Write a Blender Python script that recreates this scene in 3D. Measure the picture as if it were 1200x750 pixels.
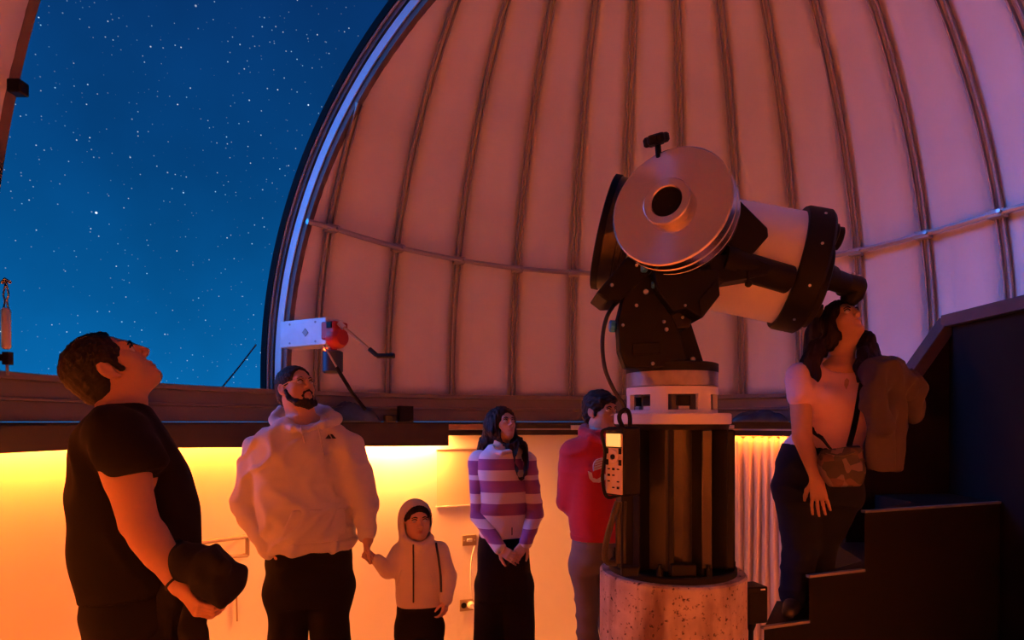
import bpy, bmesh, math, random
import numpy as np
from mathutils import Vector, Matrix

for o in list(bpy.data.objects):
    bpy.data.objects.remove(o, do_unlink=True)
SC = bpy.context.scene
COL = SC.collection

# ------------------------------------------------------------------ camera
FPX, HORIZON, EYE = 720.0, 494.0, 1.48          # focal length and horizon in photo pixels, eye height in metres
cam_data = bpy.data.cameras.new('camera')
cam_data.sensor_width = 36.0
cam_data.lens = 36.0 * FPX / 1200.0
cam_data.shift_y = (HORIZON - 375.0) / 1200.0
cam_data.clip_start = 0.02
cam = bpy.data.objects.new('camera', cam_data)
cam.location = (0, 0, EYE)
cam.rotation_euler = (math.pi / 2, 0, 0)
COL.objects.link(cam)
SC.camera = cam


def srgb(r, g, b):
    f = lambda c: (c / 255 / 12.92) if c <= 10 else ((c / 255 + .055) / 1.055) ** 2.4
    return (f(r), f(g), f(b))


# ------------------------------------------------------------------ night sky
world = bpy.data.worlds.new('night_sky')
SC.world = world
world.use_nodes = True
wt = world.node_tree
wt.nodes.clear()
wN = lambda t: wt.nodes.new(t)
w_out = wN('ShaderNodeOutputWorld')
w_bg = wN('ShaderNodeBackground')
w_tc = wN('ShaderNodeTexCoord')
w_sep = wN('ShaderNodeSeparateXYZ')
wt.links.new(w_tc.outputs['Generated'], w_sep.inputs[0])
w_ramp = wN('ShaderNodeValToRGB')
wt.links.new(w_sep.outputs['Z'], w_ramp.inputs[0])
el = w_ramp.color_ramp.elements
el[0].position, el[0].color = 0.0, (*srgb(6, 104, 172), 1)
el[1].position, el[1].color = 0.62, (*srgb(7, 44, 98), 1)
e = el.new(0.16); e.color = (*srgb(4, 88, 152), 1)
e = el.new(0.36); e.color = (*srgb(4, 64, 122), 1)
# soft mottling of the sky glow
w_nz = wN('ShaderNodeTexNoise'); w_nz.inputs['Scale'].default_value = 5.0; w_nz.inputs['Detail'].default_value = 5
wt.links.new(w_tc.outputs['Generated'], w_nz.inputs['Vector'])
w_mr = wN('ShaderNodeMapRange'); w_mr.inputs[1].default_value = .3; w_mr.inputs[2].default_value = .7
w_mr.inputs[3].default_value = .86; w_mr.inputs[4].default_value = 1.14
wt.links.new(w_nz.outputs[0], w_mr.inputs[0])
w_mul = wN('ShaderNodeVectorMath'); w_mul.operation = 'SCALE'
wt.links.new(w_ramp.outputs[0], w_mul.inputs[0]); wt.links.new(w_mr.outputs[0], w_mul.inputs['Scale'])
prev = w_mul.outputs[0]


def star_layer(scale, radius, keep, strength, prev):
    v = wN('ShaderNodeTexVoronoi'); v.inputs['Scale'].default_value = scale
    wt.links.new(w_tc.outputs['Generated'], v.inputs['Vector'])
    d = wN('ShaderNodeMapRange'); d.inputs[1].default_value = 0; d.inputs[2].default_value = radius
    d.inputs[3].default_value = 1; d.inputs[4].default_value = 0
    wt.links.new(v.outputs['Distance'], d.inputs[0])
    s = wN('ShaderNodeSeparateColor'); wt.links.new(v.outputs['Color'], s.inputs[0])
    k = wN('ShaderNodeMapRange'); k.inputs[1].default_value = keep; k.inputs[2].default_value = 1
    k.inputs[3].default_value = 0; k.inputs[4].default_value = 1
    wt.links.new(s.outputs[0], k.inputs[0])
    p = wN('ShaderNodeMath'); p.operation = 'POWER'; p.inputs[1].default_value = 2.0
    wt.links.new(k.outputs[0], p.inputs[0])
    m = wN('ShaderNodeMath'); m.operation = 'MULTIPLY'
    wt.links.new(d.outputs[0], m.inputs[0]); wt.links.new(p.outputs[0], m.inputs[1])
    c = wN('ShaderNodeMix'); c.data_type = 'RGBA'
    c.inputs[6].default_value = (.35, .75, 1, 1); c.inputs[7].default_value = (1, 1, 1, 1)
    wt.links.new(s.outputs[1], c.inputs[0])
    sc = wN('ShaderNodeVectorMath'); sc.operation = 'SCALE'
    m2 = wN('ShaderNodeMath'); m2.operation = 'MULTIPLY'; m2.inputs[1].default_value = strength
    wt.links.new(m.outputs[0], m2.inputs[0])
    wt.links.new(c.outputs[2], sc.inputs[0]); wt.links.new(m2.outputs[0], sc.inputs['Scale'])
    a = wN('ShaderNodeVectorMath'); a.operation = 'ADD'
    wt.links.new(prev, a.inputs[0]); wt.links.new(sc.outputs[0], a.inputs[1])
    return a.outputs[0]


prev = star_layer(170, .16, .5, 1.3, prev)
prev = star_layer(85, .10, .6, 2.2, prev)
prev = star_layer(26, .048, .6, 4.0, prev)
wt.links.new(prev, w_bg.inputs['Color'])
w_bg.inputs['Strength'].default_value = 0.88
wt.links.new(w_bg.outputs[0], w_out.inputs[0])

# ------------------------------------------------------------------ moonlight through the dome slit
moon_d = bpy.data.lights.new('moon_offscreen', 'SUN')
moon_d.color = (.02, .24, 1.0)
moon_d.energy = 3.0
moon_d.angle = math.radians(30)
moon = bpy.data.objects.new('moon_offscreen', moon_d)
MOON_AZ, MOON_EL = math.radians(-92), math.radians(24)
mdir = Vector((math.sin(MOON_AZ) * math.cos(MOON_EL), math.cos(MOON_AZ) * math.cos(MOON_EL), math.sin(MOON_EL)))
moon.rotation_euler = mdir.to_track_quat('Z', 'Y').to_euler()
moon.location = mdir * 12 + Vector((.65, 2.7, 1.5))
COL.objects.link(moon)

# strength of the warm strip that runs round the wall head, and of the brighter lamp behind the valance's end
WALL_STRIP, WALL_LAMP = 285.0, 1250.0
AMBER = (1.0, .165, .016)

SC.view_settings.view_transform = 'Standard'
SC.view_settings.look = 'None'
SC.view_settings.exposure = 0.22
SC.view_settings.gamma = 1.0
SC.view_settings.use_curve_mapping = False
SC.cycles.max_bounces = 10
SC.cycles.diffuse_bounces = 8
SC.cycles.glossy_bounces = 4
SC.cycles.sample_clamp_indirect = 6.0
SC.cycles.caustics_reflective = False
SC.cycles.caustics_refractive = False

# ------------------------------------------------------------------ helpers
random.seed(4)
RNG = np.random.default_rng(7)


def P(px, py, d):
    """photo pixel at depth d (metres in front of the camera) -> world point"""
    return Vector(((px - 600.0) / FPX * d, d, EYE + (HORIZON - py) / FPX * d))


def mat(name, col, rough=.6, metal=0.0, spec=.5, bump=0.0, bump_scale=40, var=0.0, var_scale=6, sheen=0.0,
        emit=None, emit_s=0.0, coat=0.0, aniso=0.0):
    m = bpy.data.materials.new(name); m.use_nodes = True
    t = m.node_tree; b = t.nodes['Principled BSDF']
    b.inputs['Base Color'].default_value = (*col, 1)
    b.inputs['Roughness'].default_value = rough
    b.inputs['Metallic'].default_value = metal
    b.inputs['Specular IOR Level'].default_value = spec
    if sheen: b.inputs['Sheen Weight'].default_value = sheen
    if coat: b.inputs['Coat Weight'].default_value = coat
    if emit: b.inputs['Emission Color'].default_value = (*emit, 1); b.inputs['Emission Strength'].default_value = emit_s
    tc = t.nodes.new('ShaderNodeTexCoord')
    if var:
        n = t.nodes.new('ShaderNodeTexNoise'); n.inputs['Scale'].default_value = var_scale; n.inputs['Detail'].default_value = 6
        t.links.new(tc.outputs['Object'], n.inputs['Vector'])
        r = t.nodes.new('ShaderNodeMapRange'); r.inputs[1].default_value = .3; r.inputs[2].default_value = .7
        r.inputs[3].default_value = 1 - var; r.inputs[4].default_value = 1 + var
        t.links.new(n.outputs[0], r.inputs[0])
        s = t.nodes.new('ShaderNodeVectorMath'); s.operation = 'SCALE'; s.inputs[0].default_value = col
        t.links.new(r.outputs[0], s.inputs['Scale']); t.links.new(s.outputs[0], b.inputs['Base Color'])
    if bump:
        n = t.nodes.new('ShaderNodeTexNoise'); n.inputs['Scale'].default_value = bump_scale; n.inputs['Detail'].default_value = 4
        t.links.new(tc.outputs['Object'], n.inputs['Vector'])
        bp = t.nodes.new('ShaderNodeBump'); bp.inputs['Strength'].default_value = bump; bp.inputs['Distance'].default_value = .01
        t.links.new(n.outputs[0], bp.inputs['Height']); t.links.new(bp.outputs[0], b.inputs['Normal'])
    return m


def glow(name, col, strength):
    m = bpy.data.materials.new(name); m.use_nodes = True
    t = m.node_tree; t.nodes.clear()
    o = t.nodes.new('ShaderNodeOutputMaterial'); e = t.nodes.new('ShaderNodeEmission')
    e.inputs[0].default_value = (*col, 1); e.inputs[1].default_value = strength
    t.links.new(e.outputs[0], o.inputs[0])
    return m


def tag(o, label=None, cat=None, group=None, kind=None):
    if label: o['label'] = label
    if cat: o['category'] = cat
    if group: o['group'] = group
    if kind: o['kind'] = kind
    return o


def empty(name, loc=(0, 0, 0)):
    o = bpy.data.objects.new(name, None); o.empty_display_size = .1
    o.location = loc; COL.objects.link(o)
    return o


def link(name, me, parent=None, m=None):
    o = bpy.data.objects.new(name, me); COL.objects.link(o)
    if m: me.materials.append(m)
    if parent is not None:
        o.parent = parent
        loc = Vector((0, 0, 0)); q = parent
        while q is not None:
            loc += q.location; q = q.parent
        o.matrix_parent_inverse = Matrix.Translation(-loc)
    return o


class MB:
    """collects boxes, bars, tubes ... in world space; build() links them as ONE mesh"""
    def __init__(s): s.v = []; s.f = []

    def add(s, vs, fs):
        k = len(s.v); s.v += [tuple(v) for v in vs]; s.f += [tuple(i + k for i in f) for f in fs]; return s

    def hexa(s, p):      # 8 points, bottom 4 ccw then top 4
        return s.add(p, [(3, 2, 1, 0), (4, 5, 6, 7), (0, 1, 5, 4), (1, 2, 6, 5), (2, 3, 7, 6), (3, 0, 4, 7)])

    def box(s, c, size, rot=None):
        R = rot.to_3x3() if rot is not None else Matrix.Identity(3)
        c = Vector(c); hx, hy, hz = [q / 2 for q in size]
        pts = [c + R @ Vector(q) for q in ((-hx, -hy, -hz), (hx, -hy, -hz), (hx, hy, -hz), (-hx, hy, -hz),
                                           (-hx, -hy, hz), (hx, -hy, hz), (hx, hy, hz), (-hx, hy, hz))]
        return s.hexa(pts)

    def lathe(s, a, b, prof, n=32, cap=True):
        """prof: (t along a->b in metres from a, radius)"""
        a = Vector(a); ax = (Vector(b) - a).normalized(); u = ax.orthogonal().normalized(); w = ax.cross(u)
        vs = []; fs = []
        for (t, r) in prof:
            for i in range(n):
                q = 2 * math.pi * i / n
                vs.append(a + ax * t + (u * math.cos(q) + w * math.sin(q)) * r)
        for j in range(len(prof) - 1):
            for i in range(n):
                i2 = (i + 1) % n
                fs.append((j * n + i, j * n + i2, (j + 1) * n + i2, (j + 1) * n + i))
        if cap:
            fs.append(tuple(range(n - 1, -1, -1))); k = (len(prof) - 1) * n; fs.append(tuple(range(k, k + n)))
        return s.add(vs, fs)

    def cyl(s, a, b, r, r2=None, n=20):
        L = (Vector(b) - Vector(a)).length
        return s.lathe(a, b, [(0, r), (L, r if r2 is None else r2)], n)

    def tube(s, pts, r, n=8):
        pts = [Vector(p) for p in pts]; m = len(pts); vs = []; fs = []; u = None
        for i, p in enumerate(pts):
            t = (pts[min(i + 1, m - 1)] - pts[max(i - 1, 0)]).normalized()
            u = t.orthogonal().normalized() if u is None else (u - t * u.dot(t)).normalized()
            w = t.cross(u); rr = r[i] if isinstance(r, (list, tuple)) else r
            for k in range(n):
                q = 2 * math.pi * k / n
                vs.append(p + (u * math.cos(q) + w * math.sin(q)) * rr)
        for j in range(m - 1):
            for i in range(n):
                i2 = (i + 1) % n
                fs.append((j * n + i, j * n + i2, (j + 1) * n + i2, (j + 1) * n + i))
        fs.append(tuple(range(n - 1, -1, -1))); k = (m - 1) * n; fs.append(tuple(range(k, k + n)))
        return s.add(vs, fs)

    def prism(s, poly, d):
        """poly: planar list of points; d: extrusion vector"""
        poly = [Vector(p) for p in poly]; d = Vector(d); n = len(poly)
        vs = poly + [p + d for p in poly]
        fs = [tuple(range(n - 1, -1, -1)), tuple(range(n, 2 * n))]
        fs += [(i, (i + 1) % n, n + (i + 1) % n, n + i) for i in range(n)]
        return s.add(vs, fs)

    def sweep(s, rings, closed=False):
        """list of rings of equal size (closed profile loops)"""
        n = len(rings[0]); m = len(rings); vs = [p for r in rings for p in r]; fs = []
        for j in range(m if closed else m - 1):
            j2 = (j + 1) % m
            for i in range(n):
                i2 = (i + 1) % n
                fs.append((j * n + i, j * n + i2, j2 * n + i2, j2 * n + i))
        if not closed:
            fs.append(tuple(range(n - 1, -1, -1))); k = (m - 1) * n; fs.append(tuple(range(k, k + n)))
        return s.add(vs, fs)

    def grid(s, rows):
        n = len(rows[0]); vs = [p for r in rows for p in r]; fs = []
        for j in range(len(rows) - 1):
            for i in range(n - 1):
                fs.append((j * n + i, j * n + i + 1, (j + 1) * n + i + 1, (j + 1) * n + i))
        return s.add(vs, fs)

    def mesh(s, name, smooth=35, fix=True):
        me = bpy.data.meshes.new(name); me.from_pydata(s.v, [], s.f)
        bm = bmesh.new(); bm.from_mesh(me)
        if fix: bmesh.ops.recalc_face_normals(bm, faces=bm.faces)
        if smooth:
            a = math.radians(smooth)
            for f in bm.faces: f.smooth = True
            for e in bm.edges:
                e.smooth = len(e.link_faces) == 2 and e.calc_face_angle(0) < a
        bm.to_mesh(me); bm.free()
        return me

    def build(s, name, m, parent=None, smooth=35, bevel=0.0, fix=True):
        o = link(name, s.mesh(name, smooth, fix), parent, m)
        if bevel:
            b = o.modifiers.new('bevel', 'BEVEL'); b.width = bevel; b.segments = 2; b.limit_method = 'ANGLE'
        return o


def bez(pts, n=24):
    """Catmull-Rom through points"""
    pts = [Vector(p) for p in pts]; out = []
    q = [pts[0] * 2 - pts[1]] + pts + [pts[-1] * 2 - pts[-2]]
    m = len(pts) - 1
    for k in range(n + 1):
        t = k / n * m; i = min(int(t), m - 1); t -= i
        a, b, c, d = q[i:i + 4]
        out.append(.5 * ((2 * b) + (c - a) * t + (2 * a - 5 * b + 4 * c - d) * t * t + (3 * b - a - 3 * c + d) * t ** 3))
    return out

# ================================================================== the setting: round observatory room and dome
CX, CY, RAD = .646, 2.70, 3.15
H_BASE, H_SPRING, DOME_K = .2425, .356, .976      # heights above the eye
D2R = math.pi / 180


def ring_pt(az, r, h):
    """az in degrees from straight ahead (+ right), h above the eye"""
    return Vector((CX + r * math.sin(az * D2R), CY + r * math.cos(az * D2R), EYE + h))


def dome_r(h):
    if h <= H_SPRING: return RAD
    return math.sqrt(max(RAD * RAD - ((h - H_SPRING) * DOME_K) ** 2, 0))


def arc_sweep(mb, a0, a1, prof, step=3.0):
    """prof: closed loop of (r, h) ; h may be a function of az"""
    n = max(2, int(abs(a1 - a0) / step)); rings = []
    full = abs(a1 - a0) >= 359.9
    for k in range(n if full else n + 1):
        a = a0 + (a1 - a0) * k / n
        rings.append([ring_pt(a, r, h(a) if callable(h) else h) for r, h in prof])
    mb.sweep(rings, closed=full)
    return mb


M_dome = mat('dome_white_paint', (.74, .70, .66), .55, var=.07, var_scale=1.3, bump=.04, bump_scale=60)
M_rib = mat('rib_aluminium', (.32, .30, .29), .5, .2, var=.15, var_scale=9)
M_ribweb = mat('rib_painted_web', (.42, .36, .34), .5)
M_rail = mat('ring_rail_zinc', (.42, .42, .46), .35, .7)
M_basering = mat('base_ring_paint', (.16, .15, .16), .5, .2, var=.12, var_scale=3)
M_black = mat('black_rubber', (.006, .006, .006), .8, spec=.1)
M_blackrail = mat('black_rail_steel', (.02, .017, .016), .4, .3)
M_valance = mat('valance_board', (.028, .014, .009), .55, var=.2, var_scale=5)  # dark board; the brown of warm light on it is put into the colour
M_wall = mat('cream_wall_plaster', (.82, .76, .68), .75, var=.035, var_scale=2.2, bump=.05, bump_scale=90)
M_floor = mat('pale_concrete_floor', (.50, .47, .44), .55, var=.2, var_scale=8)  # unseen floor, made pale so strip light bounces up to the dome
M_galv = mat('galvanised_steel', (.60, .62, .65), .42, .2, var=.06, var_scale=5)
M_jamb_dark = mat('jamb_dark_brown', (.12, .09, .085), .55, var=.2, var_scale=6)  # dark brown, tone varies at random
M_curtain = mat('beige_curtain_cloth', (.62, .53, .43), .9, sheen=.2, bump=.08, bump_scale=160)

# --- wall and floors
mb = MB(); arc_sweep(mb, 0, 360, [(RAD, -2.23), (RAD + .15, -2.23), (RAD + .15, -.03), (RAD, -.03)])
tag(mb.build('wall_round', M_wall), kind='structure')
mb = MB(); n = 96
disc = [ring_pt(360 * k / n, RAD + .12, -2.23) for k in range(n)]
mb.prism(list(reversed(disc)), (0, 0, -.08)); tag(mb.build('floor_lower', M_floor), kind='structure')
# raised observing deck: the circle cut off straight behind the visitors
Y_DECK = 4.12
deck = []
for k in range(200):
    p = ring_pt(360 * k / 200, RAD - .01, -EYE)
    if p.y > Y_DECK: p.y = Y_DECK
    deck.append(p)
mb = MB(); mb.prism(deck, (0, 0, -.75)); tag(mb.build('floor', M_floor), kind='structure')

# --- rotating base ring on the wall head, rail and light valance
mb = MB()
arc_sweep(mb, 0, 360, [(RAD - .02, 0.0), (RAD - .02, .10), (RAD - .045, .105), (RAD - .045, .118), (RAD - .02, .123),
                       (RAD - .02, .205), (RAD - .06, .210), (RAD - .06, H_BASE), (RAD + .12, H_BASE), (RAD + .12, 0.0)])
tag(mb.build('trim_1', M_basering), kind='structure')
mb = MB(); arc_sweep(mb, 0, 360, [(RAD - .09, -.064), (RAD - .09, -.004), (RAD + .10, -.004), (RAD + .10, -.064)])
tag(mb.build('trim_2', M_blackrail), kind='structure')
mb = MB(); arc_sweep(mb, -24, 336 - 110, [(RAD - .08, -.078), (RAD - .08, -.064), (RAD + .05, -.064), (RAD + .05, -.078)])
tag(mb.build('trim_3', M_galv), kind='structure')
mb = MB(); arc_sweep(mb, -24, 336 - 110, [(RAD - .09, -.125), (RAD - .09, -.078), (RAD - .075, -.078), (RAD - .075, -.125)])
tag(mb.build('trim_4', M_blackrail), kind='structure')


def val_h(a):      # the valance hangs lower towards its right end
    return float(np.interp(a, [-110, -78, -56, -31, -20], [-.145, -.150, -.185, -.214, -.216]))


mb = MB(); arc_sweep(mb, -134, -23.6, [(RAD - .13, val_h), (RAD - .13, -.02), (RAD - .112, -.02), (RAD - .112, val_h)])
tag(mb.build('trim_5', M_valance), kind='structure')

# --- warm LED strips tucked behind the valance and the rail (each is a lamp of its own)
strip = glow('amber_led', AMBER, WALL_STRIP)
lampm = glow('amber_lamp', (1.0, .32, .06), WALL_LAMP)
M_tray = mat('led_tray', (.5, .5, .5), .5, .3)


def led(a0, a1, r0, r1, h, m, label, up=False, name='led_strip'):
    e = empty(name, ring_pt((a0 + a1) / 2, (r0 + r1) / 2, h))
    q = .004 if up else -.004
    arc_sweep(MB(), a0, a1, [(r0, h), (r1, h), (r1, h + q), (r0, h + q)]).build('diodes_offscreen' if name.endswith('_offscreen') else 'diodes', m, e, smooth=0)
    h0 = h - q; h1 = h - 3 * q
    arc_sweep(MB(), a0, a1, [(r0 - .004, h0), (r1 + .004, h0), (r1 + .004, h1), (r0 - .004, h1)]).build('tray', M_tray, e, smooth=0)
    tag(e, label, 'led strip', 'warm strip lights')
    return e


led(-86, -25, RAD - .085, RAD - .055, -.085, strip, 'amber strip light behind the dark valance')
led(19, 62, RAD - .069, RAD - .054, -.095, strip, 'amber strip light under the black rail above the curtain')
led(-38, -25, RAD - .060, RAD - .030, -.11, lampm, 'brighter amber lamp behind the valance end')
# the same strip runs on round the wall on both sides of the picture
led(-132, -87, RAD - .085, RAD - .055, -.085, strip, 'amber strip light behind the valance left of the man in black', name='led_strip_offscreen')
led(64, 224, RAD - .060, RAD - .035, -.095, strip, 'amber strip light under the black rail on the near wall', name='led_strip_offscreen')

# --- dome: gore panels, ribs, rail, slit frame
SLIT_AZ = -65.5
S_DIR = Vector((math.sin(SLIT_AZ * D2R), math.cos(SLIT_AZ * D2R), 0))
S_LAT = Vector((-S_DIR.y, S_DIR.x, 0)) * -1            # towards the slit's right-hand jamb
if S_LAT.y < 0: S_LAT = -S_LAT
SLIT_R, SLIT_L, SLIT_BACK = .875, -1.11, -.75
CEN = Vector((CX, CY, 0))
dome = empty('ceiling', (CX, CY, EYE + H_BASE))
tag(dome, kind='structure')
H_TOP = H_SPRING + RAD / DOME_K
ribs = [-44.8, -33.3, -22.3, -11.7, -1.5, 7.6, 17.3, 26.6, 35.3, 44.0, 52.9, 61.7, 69.4]
a = 69.4
while a < 300:
    a += 9.35
    if a < 312: ribs.append(a)
ribs_all = sorted(ribs) + [315.2]       # closes round to -44.8


def gore_h(t):      # t 0..1 from base to crown, even arc steps
    if t < .035: return H_BASE - .02 + (H_SPRING - H_BASE + .02) * t / .035
    return H_SPRING + RAD / DOME_K * math.sin((t - .035) / .965 * math.pi / 2)


def in_slit(p):
    q = Vector((p.x, p.y, 0)) - CEN
    l = q.dot(S_LAT); u = q.dot(S_DIR)
    return SLIT_L < l < SLIT_R and u > SLIT_BACK


def gore(a0, a1, name):
    bm = bmesh.new(); NT, NA = 40, 3; rows = []
    for j in range(NT + 1):
        h = gore_h(min(j / NT, .985)); r = dome_r(h)
        rows.append([bm.verts.new(ring_pt(a0 + (a1 - a0) * i / NA, r, h)) for i in range(NA + 1)])
    for j in range(NT):
        for i in range(NA):
            bm.faces.new((rows[j][i], rows[j + 1][i], rows[j + 1][i + 1], rows[j][i + 1]))
    geom = lambda: bm.verts[:] + bm.edges[:] + bm.faces[:]
    for l in (SLIT_R, SLIT_L):
        bmesh.ops.bisect_plane(bm, geom=geom(), plane_co=CEN + S_LAT * l, plane_no=S_LAT)
    bmesh.ops.bisect_plane(bm, geom=geom(), plane_co=CEN + S_DIR * SLIT_BACK, plane_no=S_DIR)
    kill = [f for f in bm.faces if in_slit(f.calc_center_median())]
    bmesh.ops.delete(bm, geom=kill, context='FACES')
    if not bm.faces: bm.free(); return None
    for f in bm.faces: f.smooth = True
    me = bpy.data.meshes.new(name); bm.to_mesh(me); bm.free()
    o = link(name, me, dome, M_dome)
    s = o.modifiers.new('solid', 'SOLIDIFY'); s.thickness = .02; s.offset = 1
    return o


for i in range(len(ribs_all) - 1):
    gore(ribs_all[i], ribs_all[i + 1], 'panel')


def rib_path(a, nmax=.97):
    out = []
    for j in range(61):
        h = gore_h(j / 60 * nmax); r = dome_r(h)
        # inward normal in the meridian plane
        if h <= H_SPRING: nr, nh = -1.0, 0.0
        else:
            nr, nh = -r, -(h - H_SPRING) * DOME_K ** 2
            q = math.hypot(nr, nh); nr /= q; nh /= q
        out.append((r, h, nr, nh))
    return out


def rib(a, name='rib'):
    tv = Vector((math.cos(a * D2R), -math.sin(a * D2R), 0))
    bars = [[(-.025, -.005), (-.025, .032), (-.016, .032), (-.016, -.005)], [(.016, -.005), (.016, .032), (.025, .032), (.025, -.005)]]
    path = []
    for q in rib_path(a):
        if in_slit(ring_pt(a, q[0], q[1])): break
        path.append(q)
    if len(path) < 4: return None
    mb = MB()
    for prof in bars:
        mb.sweep([[ring_pt(a, r + nr * q, h + nh * q) + tv * (t * max(.35, min(1, r / 1.2))) for t, q in prof] for r, h, nr, nh in path])
    return mb.build(name, M_rib, dome, smooth=30)


for a in sorted(ribs)[1:]: rib(a)
rib(ribs[0])

# horizontal rail round the dome (height follows what each rib crossing shows)
RAIL = {-44.8: 267, -33.3: 290, -22.3: 304.7, -11.7: 314.6, -1.5: 319.5, 7.6: 321, 17.3: 319.5, 26.6: 314, 35.3: 306, 44.0: 295, 52.9: 275, 61.7: 250}


def rail_h(a, y):
    h = 1.4
    for _ in range(30):
        p = ring_pt(a, dome_r(h) - .06, h)
        h = (HORIZON - y) / FPX * p.y
    return h


RA = sorted(RAIL); RH = [rail_h(a, RAIL[a]) for a in RA]
rail_at = lambda a: float(np.interp(a, RA, RH))
pts = []
for k in range(0, 121):
    a = -49.0 + k * 2.6
    h = rail_at(a); p = ring_pt(a, dome_r(h) - .062, h)
    if a > 0 and in_slit(p): break
    pts.append(p)
mb = MB(); mb.tube(pts, .021, 8); mb.build('ring_rail', M_rail, dome)
for a in ribs[:22]:
    h = rail_at(a); c = ring_pt(a, dome_r(h) - .04, h)
    R = Matrix.Rotation(-a * D2R, 3, 'Z')
    mb = MB(); mb.box(c, (.10, .075, .055), R); mb.build('clamp', M_rib, dome, bevel=.006)
    mb = MB(); mb.cyl(c + R @ Vector((.03, -.07, 0)), c + R @ Vector((.03, -.03, 0)), .012, n=8); mb.build('bolt', M_rail, dome)


# slit jambs: bars following the cut edge. radial offsets grow outward from the dome skin, lateral towards the opening
def slit_curve(l, top=.93):
    """points along the cut at lateral offset l, from the base up, with outward normal"""
    out = []
    u0 = math.sqrt(RAD ** 2 - l * l)
    out.append((u0, H_BASE - .01, 1.0, 0.0)); out.append((u0, H_SPRING * .6 + H_BASE * .4, 1., 0.))
    for k in range(0, 57):
        th = math.pi / 2 * k / 56 * 1.12
        # ellipse in the plane: semi axes u0 and u0/DOME_K
        u = u0 * math.cos(th); h = H_SPRING + u0 / DOME_K * math.sin(th)
        nu, nh = math.cos(th), math.sin(th)
        if u < SLIT_BACK: break
        out.append((u, h, nu, nh))
    return out


def jamb_bar(l, sgn, r0, r1, l0, l1, name, m):
    """r0..r1 outward, l0..l1 from the cut plane into the opening"""
    rings = []
    for u, h, nu, nh in slit_curve(l):
        def q(rad, lat):
            v = CEN + S_DIR * (u + nu * rad) + S_LAT * (l - sgn * lat); v.z = EYE + h + nh * rad; return v
        rings.append([q(r0, l0), q(r1, l0), q(r1, l1), q(r0, l1)])
    mb = MB(); mb.sweep(rings); return mb.build(name, m, dome, smooth=30)


for l, sgn in ((SLIT_R, 1), (SLIT_L, -1)):
    jamb_bar(l, sgn, -.012, .036, -.05, .012, 'jamb_flange', M_jamb_dark)
    jamb_bar(l, sgn, .036, .098, -.05, .022, 'jamb_face', M_galv)
    jamb_bar(l, sgn, .098, .114, -.05, -.005, 'jamb_groove', M_black)
    jamb_bar(l, sgn, .114, .152, -.05, .03, 'jamb_rail', M_jamb_dark)
    jamb_bar(l, sgn, .152, .164, -.05, .042, 'jamb_lip', M_galv)
    jamb_bar(l, sgn, .164, .220, -.05, .050, 'jamb_seal', M_black)

# ================================================================== concrete pier, steel column, telescope
PX, PY = .701, 2.70
PZ = lambda y: EYE + (HORIZON - y) / FPX * PY          # height on the pier axis for a photo row
pier_at = lambda z: Vector((PX, PY, z))

M_mount = mat('mount_black_anodised', (.005, .005, .006), .55, 0, spec=.14)
M_mountb = mat('column_dark_metal', (.030, .026, .024), .30, .5, var=.25, var_scale=5)
M_white_el = mat('white_coated_aluminium', (.80, .77, .74), .38)
M_steel = mat('turned_steel_band', (.42, .38, .36), .34, .9, var=.25, var_scale=14)
M_silver = mat('bolt_steel', (.75, .73, .72), .3, .8)
M_blueknob = mat('blue_knob_plastic', (.02, .22, .62), .4)
M_blackpl = mat('black_plastic', (.005, .005, .005), .55, spec=.16)
M_cable = mat('black_cable', (.012, .011, .011), .5)
M_pcb = mat('instrument_grey', (.16, .15, .15), .45, .3)

# concrete with stains and pits
M_conc = mat('pitted_concrete', (.55, .47, .42), .85)
t = M_conc.node_tree; b = t.nodes['Principled BSDF']; tc = [n for n in t.nodes if n.type == 'TEX_COORD'][0]
n1 = t.nodes.new('ShaderNodeTexNoise'); n1.inputs['Scale'].default_value = 9; n1.inputs['Detail'].default_value = 8
n2 = t.nodes.new('ShaderNodeTexNoise'); n2.inputs['Scale'].default_value = 55; n2.inputs['Detail'].default_value = 3
mp = t.nodes.new('ShaderNodeMapping'); mp.inputs['Scale'].default_value = (7, 7, 1.3)
n3 = t.nodes.new('ShaderNodeTexNoise'); n3.inputs['Scale'].default_value = 1.1; n3.inputs['Detail'].default_value = 5
t.links.new(tc.outputs['Object'], mp.inputs[0]); t.links.new(mp.outputs[0], n3.inputs['Vector'])
for q in (n1, n2): t.links.new(tc.outputs['Object'], q.inputs['Vector'])
def ramp(nodes, src, p0, c0, p1, c1):
    r = nodes.new('ShaderNodeValToRGB'); t.links.new(src, r.inputs[0])
    r.color_ramp.elements[0].position = p0; r.color_ramp.elements[0].color = (*c0, 1)
    r.color_ramp.elements[1].position = p1; r.color_ramp.elements[1].color = (*c1, 1)
    return r
r1 = ramp(t.nodes, n1.outputs[0], .3, (.42, .34, .30), .65, (.66, .58, .52))
r2 = ramp(t.nodes, n2.outputs[0], .30, (.10, .06, .05), .40, (1, 1, 1))
r3 = ramp(t.nodes, n3.outputs[0], .34, (.30, .22, .19), .52, (1, 1, 1))
mx = t.nodes.new('ShaderNodeVectorMath'); mx.operation = 'MULTIPLY'
t.links.new(r1.outputs[0], mx.inputs[0]); t.links.new(r2.outputs[0], mx.inputs[1])
mx2 = t.nodes.new('ShaderNodeVectorMath'); mx2.operation = 'MULTIPLY'
t.links.new(mx.outputs[0], mx2.inputs[0]); t.links.new(r3.outputs[0], mx2.inputs[1])
t.links.new(mx2.outputs[0], b.inputs['Base Color'])
bp = t.nodes.new('ShaderNodeBump'); bp.inputs['Strength'].default_value = .6; bp.inputs['Distance'].default_value = .006
t.links.new(n2.outputs[0], bp.inputs['Height']); t.links.new(bp.outputs[0], b.inputs['Normal'])

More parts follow.
